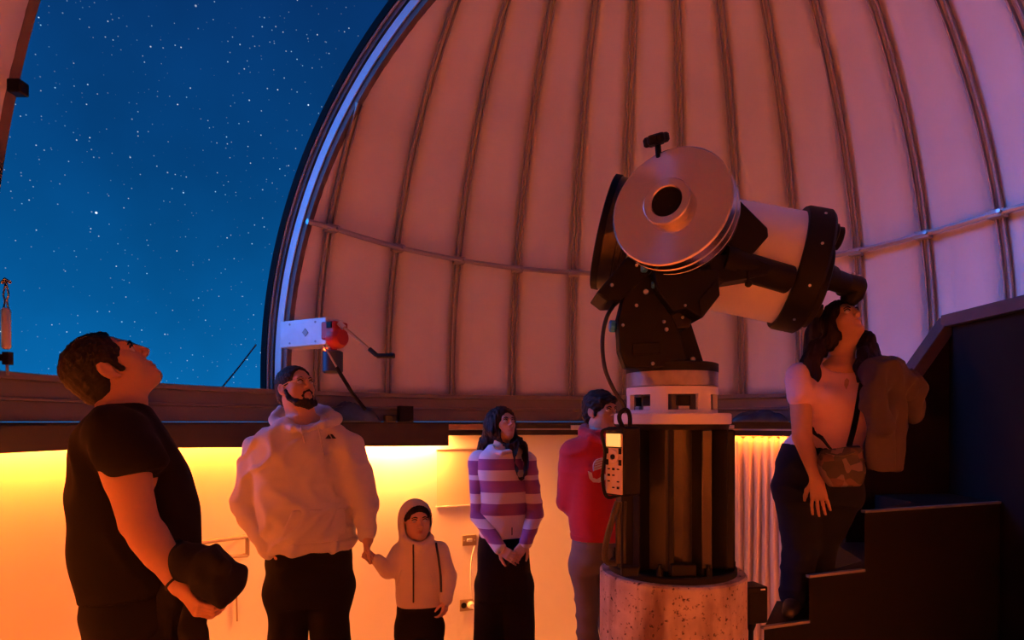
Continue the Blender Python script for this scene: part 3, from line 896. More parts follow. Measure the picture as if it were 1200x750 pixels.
mb = MB(); mb.tube([P(400, 381, 4.36), P(436, 412, 4.28)], .011, 10); mb.build('crank_shaft', M_wood, e)
mb = MB(); mb.tube([P(433, 409, 4.285), P(441, 416, 4.27)], .016, 10); mb.build('crank_collar', M_blackpl, e)
mb = MB(); mb.tube([P(439, 415, 4.27), P(443, 417, 4.27), P(462, 417, 4.25)], [.012, .018, .018], 10); mb.build('crank_grip', M_blackpl, e)
mb = MB(); mb.lathe(P(403, 384, 4.36), P(398, 379, 4.36), [(0, .02), (.05, .02)], 10); mb.build('crank_socket', M_silver, e)
# rod leaning from the gearbox to the ledge
e = empty('support_rod', P(430, 482, 4.45)); tag(e, 'thin rod with black sleeve leaning from the gearbox to the ledge', 'rod')
mb = MB(); mb.tube([P(379, 404, 4.27), P(404, 446, 4.33)], .007, 8); mb.build('shaft', M_rail, e)
mb = MB(); mb.tube([P(394, 430, 4.31), P(413, 461, 4.36), P(428, 480, 4.42)], .014, 8); mb.build('sleeve', M_blackpl, e)

# things lying on the ledge
M_tarp = mat('dark_blue_plastic_sheet', (.012, .03, .07), .28, var=.4, var_scale=14, coat=.2)


def lump(name, px0, px1, y0, y1, r, m, label, cat, seed, depth=.055):
    """a crumpled bundle lying on the ledge between two photo columns"""
    random.seed(seed); rows = []; n = 14; mlt = 10
    ca, cb = W(px0, y1, r), W(px1, y1, r); hh = (W(px0, y0, r).z - ca.z); ca.z = cb.z = EYE - .006     # lies on the rail
    for j in range(mlt + 1):
        v = j / mlt; row = []
        for i in range(n + 1):
            u = i / n; c = ca.lerp(cb, u); env = math.sin(math.pi * min(1, max(0, u))) ** .5
            nn = Vector((CX - c.x, CY - c.y, 0)).normalized()
            ang = math.pi * v
            hgt = hh * env * (math.sin(ang) ** .8) * (1 + random.uniform(-.22, .22))
            row.append(c + nn * (depth * math.cos(ang) * (.4 + .6 * env)) + Vector((0, 0, max(0, hgt))))
        rows.append(row)
    mb = MB(); mb.grid(rows); o = mb.build(name, m, smooth=50)
    s = o.modifiers.new('solid', 'SOLIDIFY'); s.thickness = .004
    s = o.modifiers.new('sub', 'SUBSURF'); s.levels = s.render_levels = 1
    tag(o, label, cat); return o


RL = RAD - .10
lump('crumpled_tarp', 372, 446, 474, 497, RL, M_tarp, 'crumpled dark blue plastic sheet on the ledge behind the hoodie man', 'plastic sheet', 3)
lump('folded_tarp', 855, 925, 483, 497, RL, M_tarp, 'crumpled dark blue plastic sheet on the ledge right of the column', 'plastic sheet', 9)
c = W(475, 488, RL); c.z = EYE - .005 + .07; R = face_in(c); e = empty('small_box', c - Vector((0, 0, .07))); tag(e, 'small black box standing on the ledge', 'box')
mb = MB(); mb.box(c - Vector((0, 0, .0)), (.125, .075, .14), R); mb.build('case', M_blackpl, e, bevel=.006)
mb = MB(); mb.box(c + R @ Vector((0, -.0385, .03)), (.09, .004, .05), R); mb.build('front_label', M_mount, e)
c = W(457, 492, RL); c.z = EYE + .029; e = empty('coiled_cable', c - Vector((0, 0, .03))); tag(e, 'black cable coil lying on the ledge between plastic sheet and small box', 'cable coil')
c_r = .05
for k in range(4):
    mb = MB(); mb.tube([c + Vector((c_r * math.cos(t_ / 3.0), .032 * math.sin(t_ / 3.0), -.025 + .014 * k)) for t_ in range(19)], .009, 6); mb.build('loop', M_cable, e)
c = W(538, 500, RAD - .10); R = face_in(c); o = MB().box(c, (.44, .05, .045), R).build('wood_batten', mat('raw_pine', (.50, .28, .12), .7, var=.15, var_scale=9), bevel=.004)
tag(o, 'short raw wood batten lying on the black rail behind the girl', 'batten')
c = W(675, 501, RAD - .10); R = face_in(c); o = MB().box(c, (.10, .05, .045), R).build('rail_clip', M_galv, bevel=.004); tag(o, 'small pale steel clip on the black rail beside the boy', 'clip')
c = W(857, 500, RAD - .10); R = face_in(c); o = MB().box(c, (.05, .04, .03), R).build('rail_bracket', M_silver, bevel=.004); tag(o, 'tiny steel bracket on the black rail right of the column', 'bracket')

# turnbuckle hanging in the slit, strap across it, latches on the slit frame
e = empty('turnbuckle', P(7, 425, 2.9)); tag(e, 'steel turnbuckle hanging from the dome slit edge against the sky', 'turnbuckle')
T0 = 2.9
mb = MB(); mb.tube([P(2, 332, T0), P(6, 327, T0), P(12, 331, T0)], .008, 8); mb.build('hook', M_rib, e)
for sx in (-1, 1):
    mb = MB(); mb.tube(bez([P(7, 330, T0), P(7 + sx * 3, 345, T0), P(7 + sx * 1.2, 352, T0), P(7 + sx * 3, 362, T0)], 12), .004, 6); mb.build('fork', M_rib, e)
mb = MB(); mb.lathe(P(7, 361, T0), P(7.5, 412, T0), [(0, .012), (.01, .019), (.185, .019), (.195, .012)], 14); mb.build('barrel', M_galv, e)
mb = MB(); mb.box(P(9, 420, T0), (.03, .03, .06)); mb.box(P(1, 419, T0), (.06, .03, .03)); mb.build('bracket', M_blackpl, e)
mb = MB(); mb.tube([P(8, 424, T0), P(9, 440, T0)], .006, 6); mb.build('bolt', M_rib, e)
o = MB().tube(bez([W(300, 404, RAD + .12), W(280, 430, RAD + .10), W(261, 453, RAD + .06)], 10), .006, 6).build('slit_strap', mat('strap_webbing', (.05, .055, .07), .7)); tag(o, 'thin dark strap slanting across the bottom of the slit', 'strap')
e = empty('slit_latch', P(371, 222, 4.6)); tag(e, 'small metal latch with chain link on the right slit frame', 'latch')
for k, (x, y) in enumerate(((374, 214), (370, 221), (366, 229))):
    q = W(x, y, RAD) ; q = P(x, y, 4.72); mb = MB(); mb.box(q, (.07, .05, .045), Matrix.Rotation(.5 + k * .7, 3, 'Y')); mb.build('link' if k else 'plate', M_galv, e, bevel=.008)
e = empty('edge_latch', P(22, 105, 3.1)); tag(e, 'dark latch block on the left slit frame', 'latch')
q = P(21, 103, 2.75); mb = MB(); mb.box(q, (.06, .06, .06)); mb.build('block', M_blackpl, e, bevel=.008); mb = MB(); mb.tube([q + Vector((.0, 0, .03)), q + Vector((-.05, .05, .05))], .012, 6); mb.build('arm', M_blackpl, e)

# ================================================================== people: one continuous body surface each, grown from blended limbs
from mathutils.bvhtree import BVHTree
V3 = lambda v: np.array((v[0], v[1], v[2]), dtype=np.float64)


def smin(a, b, k):
    if k <= 0: return np.minimum(a, b)
    h = np.maximum(k - np.abs(a - b), 0) / k
    return np.minimum(a, b) - h * h * k * .25


class Field:
    def __init__(s, lo, hi, h):
        s.h = h; s.lo = V3(lo) - 3 * h; n = np.ceil((V3(hi) - s.lo) / h).astype(int) + 4
        s.F = np.full(n, 1.0, np.float32); s.ax = [(s.lo[i] + h * np.arange(n[i])).astype(np.float32) for i in range(3)]

    def put(s, lo, hi, fn, k=0.0, sub=False):
        m = k + 3 * s.h; sl = []; co = []
        for i in range(3):
            a = max(0, int((lo[i] - m - s.lo[i]) / s.h)); b = min(s.F.shape[i], int((hi[i] + m - s.lo[i]) / s.h) + 2)
            if b <= a: return s
            sl.append(slice(a, b)); sh = [1, 1, 1]; sh[i] = b - a; co.append(s.ax[i][a:b].reshape(sh))
        d = fn(*co).astype(np.float32); sl = tuple(sl); A = s.F[sl]
        s.F[sl] = -smin(-A, d, k) if sub else smin(A, d, k)
        return s

    def cap(s, a, b, ra, rb=None, k=.012, sub=False, flat=None):
        a, b = V3(a), V3(b); rb = ra if rb is None else rb; v = b - a; L2 = max(float(v @ v), 1e-9)

        def fn(X, Y, Z):
            x, y, z = X - a[0], Y - a[1], Z - a[2]
            t = np.clip((x * v[0] + y * v[1] + z * v[2]) / L2, 0, 1)
            x, y, z = x - v[0] * t, y - v[1] * t, z - v[2] * t
            if flat is not None:
                f, sc = V3(flat[0]), 1 / flat[1] - 1
                c = (x * f[0] + y * f[1] + z * f[2]) * sc
                x, y, z = x + f[0] * c, y + f[1] * c, z + f[2] * c
            return np.sqrt(x * x + y * y + z * z) - (ra + (rb - ra) * t)
        r = max(ra, rb); return s.put(np.minimum(a, b) - r, np.maximum(a, b) + r, fn, k, sub)

    def chain(s, pts, rs, k=.012, flat=None, sub=False):
        for i in range(len(pts) - 1): s.cap(pts[i], pts[i + 1], rs[i], rs[i + 1], k if i == 0 else min(k, .008), sub, flat)
        return s

    def ell(s, c, r, R=None, k=.012, sub=False):
        c = V3(c); r = V3(r); R = np.eye(3) if R is None else np.array(R, dtype=np.float64)      # columns are the axes

        def fn(X, Y, Z):
            x, y, z = X - c[0], Y - c[1], Z - c[2]
            q = [(x * R[0, i] + y * R[1, i] + z * R[2, i]) / r[i] for i in range(3)]
            k0 = np.sqrt(q[0] ** 2 + q[1] ** 2 + q[2] ** 2); k1 = np.sqrt((q[0] / r[0]) ** 2 + (q[1] / r[1]) ** 2 + (q[2] / r[2]) ** 2) + 1e-9
            return k0 * (k0 - 1) / k1
        m = r.max(); return s.put(c - m, c + m, fn, k, sub)

    def loft(s, secs, xa, ya, k=.02, n=2.3, sub=False, grow=0.0):
        """secs: (centre, half width along xa, half depth along ya), in order"""
        C = np.array([V3(q[0]) for q in secs]); A = np.array([q[1] + grow for q in secs]); B = np.array([q[2] + grow for q in secs])
        w = C[-1] - C[0]; L = np.linalg.norm(w); w = w / L; t = (C - C[0]) @ w; xa, ya = V3(xa), V3(ya)
        tt = np.linspace(0, L, 60)

        def smooth(v):
            q = np.interp(tt, t, v); ker = np.ones(7) / 7; return np.convolve(np.pad(q, 3, mode='edge'), ker, 'valid')
        cx, cy, cz, aa, bb = smooth(C[:, 0]), smooth(C[:, 1]), smooth(C[:, 2]), smooth(A), smooth(B)

        def fn(X, Y, Z):
            t_ = (X - C[0][0]) * w[0] + (Y - C[0][1]) * w[1] + (Z - C[0][2]) * w[2]
            tc = np.clip(t_, 0, L); f = lambda v: np.interp(tc, tt, v)
            dx, dy, dz = X - f(cx), Y - f(cy), Z - f(cz)
            x = dx * xa[0] + dy * xa[1] + dz * xa[2]; y = dx * ya[0] + dy * ya[1] + dz * ya[2]
            a, b = f(aa), f(bb)
            q = (np.abs(x / a) ** n + np.abs(y / b) ** n) ** (1 / n)
            d = (q - 1) * np.minimum(a, b)
            e = np.maximum(-t_, t_ - L)
            return np.maximum(d, e)
        m = max(A.max(), B.max()); return s.put(C.min(0) - m, C.max(0) + m, fn, k, sub)

    def mesh(s, disp=None):
        F = s.F; h = s.h; S = F < 0
        c8 = [(i, j, k) for i in (0, 1) for j in (0, 1) for k in (0, 1)]
        n = np.array(F.shape) - 1; cut = lambda A, o: A[o[0]:o[0] + n[0], o[1]:o[1] + n[1], o[2]:o[2] + n[2]]
        cnt = np.zeros(n, np.int8)
        for o in c8: cnt += cut(S, o)
        act = (cnt > 0) & (cnt < 8); idx = np.argwhere(act); m = len(idx)
        vals = np.stack([F[idx[:, 0] + o[0], idx[:, 1] + o[1], idx[:, 2] + o[2]] for o in c8], 1).astype(np.float64)
        acc = np.zeros((m, 3)); num = np.zeros((m, 1)); cc = np.array(c8, dtype=np.float64)
        for a in range(8):
            for b in range(a + 1, 8):
                if np.abs(cc[a] - cc[b]).sum() != 1: continue
                va, vb = vals[:, a], vals[:, b]; x = (va < 0) != (vb < 0)
                t = np.where(x, va / np.where(x, va - vb, 1), 0)[:, None]
                acc += np.where(x[:, None], cc[a] + (cc[b] - cc[a]) * t, 0); num += x[:, None]
        V = s.lo + h * (idx + acc / num)
        ids = np.full(n, -1, np.int64); ids[act] = np.arange(m); Q = []
        for ax in range(3):
            o1 = [0, 0, 0]; o1[ax] = 1
            a = S[tuple(slice(0, -1) if i == ax else slice(None) for i in range(3))]; b = S[tuple(slice(1, None) if i == ax else slice(None) for i in range(3))]
            e = np.argwhere(a != b); u, v = [(1, 2), (2, 0), (0, 1)][ax]
            ok = (e[:, u] > 0) & (e[:, v] > 0) & (e[:, u] < n[u]) & (e[:, v] < n[v]); e = e[ok]
            g = lambda du, dv: ids[tuple(e[:, i] - (du if i == u else dv if i == v else 0) for i in range(3))]
            q = np.stack([g(1, 1), g(0, 1), g(0, 0), g(1, 0)], 1)
            inside = a[tuple(e.T)]; q[~inside] = q[~inside][:, ::-1]; Q.append(q)
        Q = np.concatenate(Q); Q = Q[(Q >= 0).all(1)]
        G = np.gradient(F, h) if disp is not None else None
        if disp is not None:
            ii = np.clip(np.round((V - s.lo) / h).astype(int), 0, np.array(F.shape) - 1)
            nn = np.stack([g[tuple(ii.T)] for g in G], 1); nn /= np.linalg.norm(nn, axis=1, keepdims=True) + 1e-9
            V = V + nn * disp(V)[:, None]
        return V, Q


def np_mesh(name, V, Q, smooth=True, attr=None):
    me = bpy.data.meshes.new(name); me.vertices.add(len(V)); me.vertices.foreach_set('co', V.astype(np.float32).ravel())
    me.loops.add(Q.size); me.loops.foreach_set('vertex_index', Q.astype(np.int32).ravel())
    me.polygons.add(len(Q)); me.polygons.foreach_set('loop_start', np.arange(0, Q.size, 4, dtype=np.int32))
    me.polygons.foreach_set('loop_total', np.full(len(Q), 4, np.int32))
    me.polygons.foreach_set('use_smooth', np.full(len(Q), smooth))
    if attr is not None:
        a = me.attributes.new('tint', 'FLOAT', 'POINT'); a.data.foreach_set('value', attr.astype(np.float32))
    me.update(calc_edges=True); me.validate()
    return me


def waves(seed, freq, n=7, aniso=(1, 1, 1)):
    r = np.random.default_rng(seed); K = r.normal(size=(n, 3)); K /= np.linalg.norm(K, axis=1, keepdims=True)
    K = K * np.array(aniso) * freq * r.uniform(.6, 1.5, (n, 1)); ph = r.uniform(0, 6.28, n)
    return lambda V: np.sin(V @ K.T + ph).sum(1) / math.sqrt(n)


def folds(seed, amp=.004, freq=38, aniso=(.6, .6, 1.2)):
    """soft cloth creases: ridged waves, warped, stronger in some places than in others"""
    a = waves(seed, freq, 5, aniso); c = waves(seed + 2, freq * .55, 5, aniso); b = waves(seed + 1, freq * .30, 5); w = waves(seed + 3, freq * .4, 5)

    def f(V):
        Q = V + .018 * np.stack([w(V), w(V[:, [1, 2, 0]]), w(V[:, [2, 0, 1]])], 1)
        r = np.exp(-(1.7 * a(Q)) ** 2); r2 = np.exp(-(1.5 * c(Q)) ** 2)
        return amp * (1.3 * (r - .45) * np.clip(.6 + .7 * b(V), .1, 1.3) + 1.1 * (r2 - .45) + .5 * b(V))
    return f


def shape(F, name, m, parent, disp=None, tint=None):
    V, Q = F.mesh(disp); o = link(name, np_mesh(name, V, Q, attr=tint(V) if tint else None), parent, m)
    return o, (V, Q)


class Frame:
    """local axes of a head: x across, y out of the face, z to the crown"""
    def __init__(s, o, yaw, pitch, roll=0.0, scale=1.0):
        y, p, r = [math.radians(q) for q in (yaw, pitch, roll)]
        f = np.array((math.sin(y) * math.cos(p), -math.cos(y) * math.cos(p), math.sin(p)))
        side = np.array((math.cos(y), math.sin(y), 0)); up = np.cross(side, f)
        up = -up if up[2] < 0 and abs(pitch) < 90 else up
        x = np.cross(f, up); u2 = up * math.cos(r) + x * math.sin(r); x2 = np.cross(f, u2)
        s.o, s.R, s.s = V3(o), np.stack([x2, f, u2], 1), scale

    def __call__(s, x, y, z): return s.o + s.R @ (np.array((x, y, z)) * s.s)
    def loc(s, V): return ((V - s.o) @ s.R) / s.s


def head(F, fr, fem=False, child=False, jaw=1.0):
    S = fr.s; E = lambda c, r, k=.015, sub=False: F.ell(fr(*c), np.array(r) * S, fr.R, k * S, sub)
    E((0, -.012, .028), (.075, .097, .083))
    E((0, .025, -.035), (.060 * jaw, .066, .084), .03)
    E((0, .008, -.066), (.056 * jaw, .055, .045), .03)
    ch = -.098 if not child else -.09
    E((0, .064, ch), (.026 * jaw, .026, .022), .025)
    for s in (-1, 1):
        E((s * .040, .048, -.022), (.023, .027, .024), .02)
        if child: E((s * .036, .045, -.05), (.026, .03, .026), .02)
    F.cap(fr(-.034, .080, .024), fr(.034, .080, .024), .012 * S, k=.02 * S)
    F.cap(fr(0, .092 if not child else .088, .018), fr(0, (.110 if not child else .1), -.026), .0078 * S, .0095 * S, .012 * S)
    for s in (-1, 1): F.ell(fr(s * .011, .100 if not child else .094, -.032), np.array((.0085, .010, .008)) * S, fr.R, .008 * S)
    for s in (-1, 1): E((s * .031, .097, .001), (.0200, .0140, .0115), .007, True)
    lw = .021 if not fem else .019
    F.chain([fr(-lw, .079, -.064), fr(-.008, .0885, -.060), fr(.008, .0885, -.060), fr(lw, .079, -.064)], [.004 * S, .0065 * S, .0065 * S, .004 * S], .006 * S)
    F.chain([fr(-lw, .078, -.067), fr(0, .0875, -.072), fr(lw, .078, -.067)], [.004 * S, .0075 * S, .004 * S], .006 * S)
    F.chain([fr(-lw, .087, -.0655), fr(0, .0965, -.066), fr(lw, .087, -.0655)], [.0018 * S] * 3, .004 * S, sub=True)
    for s in (-1, 1):
        a = np.array([[math.cos(.35 * s), -math.sin(.35 * s), 0], [math.sin(.35 * s), math.cos(.35 * s), 0], [0, 0, 1]])
        F.ell(fr(s * .079, -.012, -.004), np.array((.010, .020, .032)) * S, fr.R @ a, .006 * S)
        F.ell(fr(s * .088, -.006, .002), np.array((.007, .011, .018)) * S, fr.R @ a, .005 * S, True)
        F.ell(fr(s * .076, -.002, -.034), np.array((.007, .009, .010)) * S, fr.R, .006 * S)


def lips_tint(fr):
    def f(V):
        q = fr.loc(V); a = np.clip(1.6 - np.sqrt((q[:, 0] / .023) ** 2 + ((q[:, 2] + .066) / .011) ** 2) * 1.3, 0, 1) * (q[:, 1] > .065)
        return np.clip(a, 0, 1)
    return f


def skin_mat(name, col, lip):
    m = mat(name, col, .5, spec=.4, bump=.03, bump_scale=300)
    t = m.node_tree; b = t.nodes['Principled BSDF']
    at = t.nodes.new('ShaderNodeAttribute'); at.attribute_name = 'tint'
    mx = t.nodes.new('ShaderNodeMix'); mx.data_type = 'RGBA'; mx.inputs[6].default_value = (*col, 1); mx.inputs[7].default_value = (*lip, 1)
    t.links.new(at.outputs['Fac'], mx.inputs[0]); t.links.new(mx.outputs[2], b.inputs['Base Color'])
    b.inputs['Subsurface Weight'].default_value = .08; b.inputs['Subsurface Radius'].default_value = (.01, .004, .002)
    return m


M_eye = mat('eye_white', (.50, .46, .44), .3)
M_iris = mat('iris_dark', (.03, .015, .01), .15)
M_hairblack = mat('hair_black', (.006, .004, .004), .65, spec=.25, bump=.25, bump_scale=220)
M_hairbrown = mat('hair_dark_brown', (.010, .005, .004), .6, spec=.16, bump=.25, bump_scale=220)


def eyes(fr, parent, gaze=(0, .96, .28)):
    S = fr.s; g = V3(gaze); g = g / np.linalg.norm(g)
    for s in (-1, 1):
        c = fr(s * .031, .0775, .002); mb = MB(); ax = Vector(fr.R @ np.array((0, 1., 0)))
        r = .0128 * S; prof = [(r - r * math.cos(q * math.pi / 10), max(r * math.sin(q * math.pi / 10), 1e-4)) for q in range(11)]
        mb.lathe(Vector(c) - ax * r, Vector(c) + ax, prof, 14); e = mb.build('eye', M_eye, parent, smooth=60)
        gd = Vector(fr.R @ g); mb = MB(); p = Vector(c) + gd * (r * .80)
        mb.lathe(p, p + gd, [(0, .0072 * S), (.0026 * S, .0068 * S), (.0036 * S, .001 * S)], 12); mb.build('iris', M_iris, e)
        mb = MB(); mb.tube(bez([fr(s * .014, .0955, .017), fr(s * .030, .0955, .0225), fr(s * .047, .084, .017)], 8), [(.0042 - .0022 * abs(q - 3) / 5) * S for q in range(9)], 6); mb.build('eyebrow', M_hairblack, parent)
        mb = MB(); mb.tube(bez([fr(s * .016, .0895, .0055), fr(s * .031, .0925, .0115), fr(s * .047, .0825, .006)], 8), .0027 * S, 5); mb.build('eyelash', M_hairblack, parent)


def hand(F, wrist, tip, palm, thumb=1, s=1.0, curl=(.35, .5, .4), spread=.06, k=.009, thumb_in=.35):
    w = V3(wrist); y = V3(tip); y = y / np.linalg.norm(y); n = V3(palm); n = n - y * (n @ y); n = n / np.linalg.norm(n); x = np.cross(y, n) * thumb
    off = [.029, .010, -.009, -.027]; ln = [.95, 1.05, .98, .78]
    F.cap(w - y * .03 * s, w + y * .02 * s, .026 * s, .026 * s, k, flat=(n, .75))
    for i in range(4):
        F.cap(w + x * off[i] * .55 * s, w + (y * .084 + x * off[i]) * s, .0145 * s, .0115 * s, .012 * s)
        p = w + (y * .084 + x * off[i]) * s; th = 0.0; r = .0092
        for j, L in enumerate((.042, .027, .021)):
            th += curl[j]; d = y * math.cos(th) + n * math.sin(th) + x * spread * (1.5 - i) * (1 if j == 0 else .4); d /= np.linalg.norm(d)
            q = p + d * L * ln[i] * s; F.cap(p, q, r * s, (r - .0011) * s, .003 * s if j else .006 * s); p = q; r -= .0009
    p = w + (y * .022 + x * .024) * s; d = x * .72 + y * .7 + n * thumb_in; d /= np.linalg.norm(d); r = .0135
    for L, b in ((.042, 0), (.032, .35), (.025, .3)):
        d = d * (1 - b) + (y * .9 + n * thumb_in) * b; d /= np.linalg.norm(d); q = p + d * L * s; F.cap(p, q, r * s, (r - .002) * s, .008 * s); p = q; r -= .002


def shoe(parent, ankle, fwd, m, s=1.0):
    a = V3(ankle); f = V3(fwd); f[2] = 0; f /= np.linalg.norm(f); z = np.array((0, 0, 1.))
    F = Field(a + np.array((-.3, -.3, -.12)) * s, a + np.array((.3, .3, .12)) * s, .009); g = a[2]
    base = a - z * (g - a[2])
    F.chain([a + z * .03 * s, a - z * .03 * s], [.045 * s, .05 * s], .02)
    F.chain([a - f * .045 * s - z * .05 * s, a + f * .08 * s - z * .055 * s, a + f * .165 * s - z * .062 * s], [.04 * s, .045 * s, .036 * s], .03)
    lim = a[2] - .095 * s
    F.put(F.lo, F.lo + 9, lambda X, Y, Z: (Z - lim) + 0 * X + 0 * Y, 0, True)
    shape(F, 'shoe', m, parent)


def cast(mesh, px, py, lift=.003):
    """the point where the sight line of a photo pixel meets a garment, lifted off it"""
    bvh = mesh; o = Vector((0, 0, EYE)); d = (P(px, py, 1.0) - o).normalized(); hit = bvh.ray_cast(o, d)
    if hit[0] is None: return None
    return hit[0] + hit[1] * lift * (1 if hit[1].dot(d) < 0 else -1)


def bvh_of(VQ): return BVHTree.FromPolygons([tuple(v) for v in VQ[0]], [tuple(q) for q in VQ[1].tolist()])


def print_on(bvh, polys, name, m, parent, lift=.003, sub=3):
    """flat print lying on a garment: polygons drawn in photo pixels"""
    mb = MB()
    for poly in polys:
        pts = []
        for i in range(len(poly)):
            a, b = poly[i], poly[(i + 1) % len(poly)]
            for q in range(sub): pts.append((a[0] + (b[0] - a[0]) * q / sub, a[1] + (b[1] - a[1]) * q / sub))
        vs = [cast(bvh, x, y, lift) for x, y in pts]
        vs = [v for v in vs if v is not None]
        if len(vs) > 2: mb.add(vs, [tuple(range(len(vs)))])
    return mb.build(name, m, parent, smooth=0, fix=False)


def line_on(bvh, pts, r, name, m, parent, n=30, lift=.003):
    q = bez([Vector((x, y, 0)) for x, y in pts], n); vs = [cast(bvh, p.x, p.y, lift) for p in q]; vs = [v for v in vs if v is not None]
    mb = MB(); mb.tube(vs, r, 6); return mb.build(name, m, parent)

def person(loc, label, group=None):
    e = empty('person', loc); tag(e, label, 'person', group); return e


Zv = np.array((0, 0, 1.))
def yawvec(deg):
    y = math.radians(deg); f = np.array((math.sin(y), -math.cos(y), 0)); x = np.array((math.cos(y), math.sin(y), 0)); return x, f


def legs(F, hipc, xa, fa, hw, knee, ankle, rs, k=.03):
    """hipc centre of the pelvis; knee / ankle: pairs of points"""
    for s, kn, an in ((-1, knee[0], ankle[0]), (1, knee[1], ankle[1])):
        F.chain([V3(hipc) + xa * hw * s, kn, an], rs, k)


M_skinA = skin_mat('skin_tan', (.46, .25, .16), (.34, .13, .09))
M_skinB = skin_mat('skin_olive', (.50, .29, .19), (.38, .16, .12))
M_skinC = skin_mat('skin_light', (.55, .33, .23), (.46, .18, .15))
M_blacktee = mat('black_jersey', (.004, .0035, .004), .95, spec=.15, bump=.06, bump_scale=240)
M_blackpant = mat('black_trouser_cloth', (.0035, .003, .004), .95, spec=.15, bump=.05, bump_scale=200)
M_navy = mat('navy_denim', (.005, .007, .016), .9, spec=.15, bump=.08, bump_scale=240)
M_greyhood = mat('pale_grey_fleece', (.52, .49, .50), .9, sheen=.25, bump=.10, bump_scale=260)
M_beigehood = mat('cream_fleece', (.62, .54, .48), .9, sheen=.25, bump=.10, bump_scale=260)
M_red = mat('red_fleece', (.48, .016, .020), .9, sheen=.15, bump=.10, bump_scale=260)
M_khaki = mat('grey_brown_twill', (.14, .115, .095), .85, bump=.08, bump_scale=240)
M_pink = mat('pink_jersey', (.80, .50, .54), .85, sheen=.15, bump=.05, bump_scale=220)
M_shoe = mat('dark_shoe', (.015, .013, .013), .5)
M_darkjacket = mat('black_jacket_cloth', (.004, .0038, .006), .9, spec=.15, bump=.10, bump_scale=120)
M_greyjacket = mat('dark_grey_jacket_cloth', (.050, .040, .052), .9, spec=.2, bump=.10, bump_scale=160)
M_ink = mat('black_print', (.01, .01, .012), .7)
M_whiteink = mat('white_print', (.70, .68, .70), .8)
M_zip = mat('dark_zip', (.03, .028, .03), .4, .4)
M_gold = mat('thin_gold_wire', (.55, .42, .30), .3, .9)
M_cord = mat('pale_cord', (.58, .54, .52), .8)


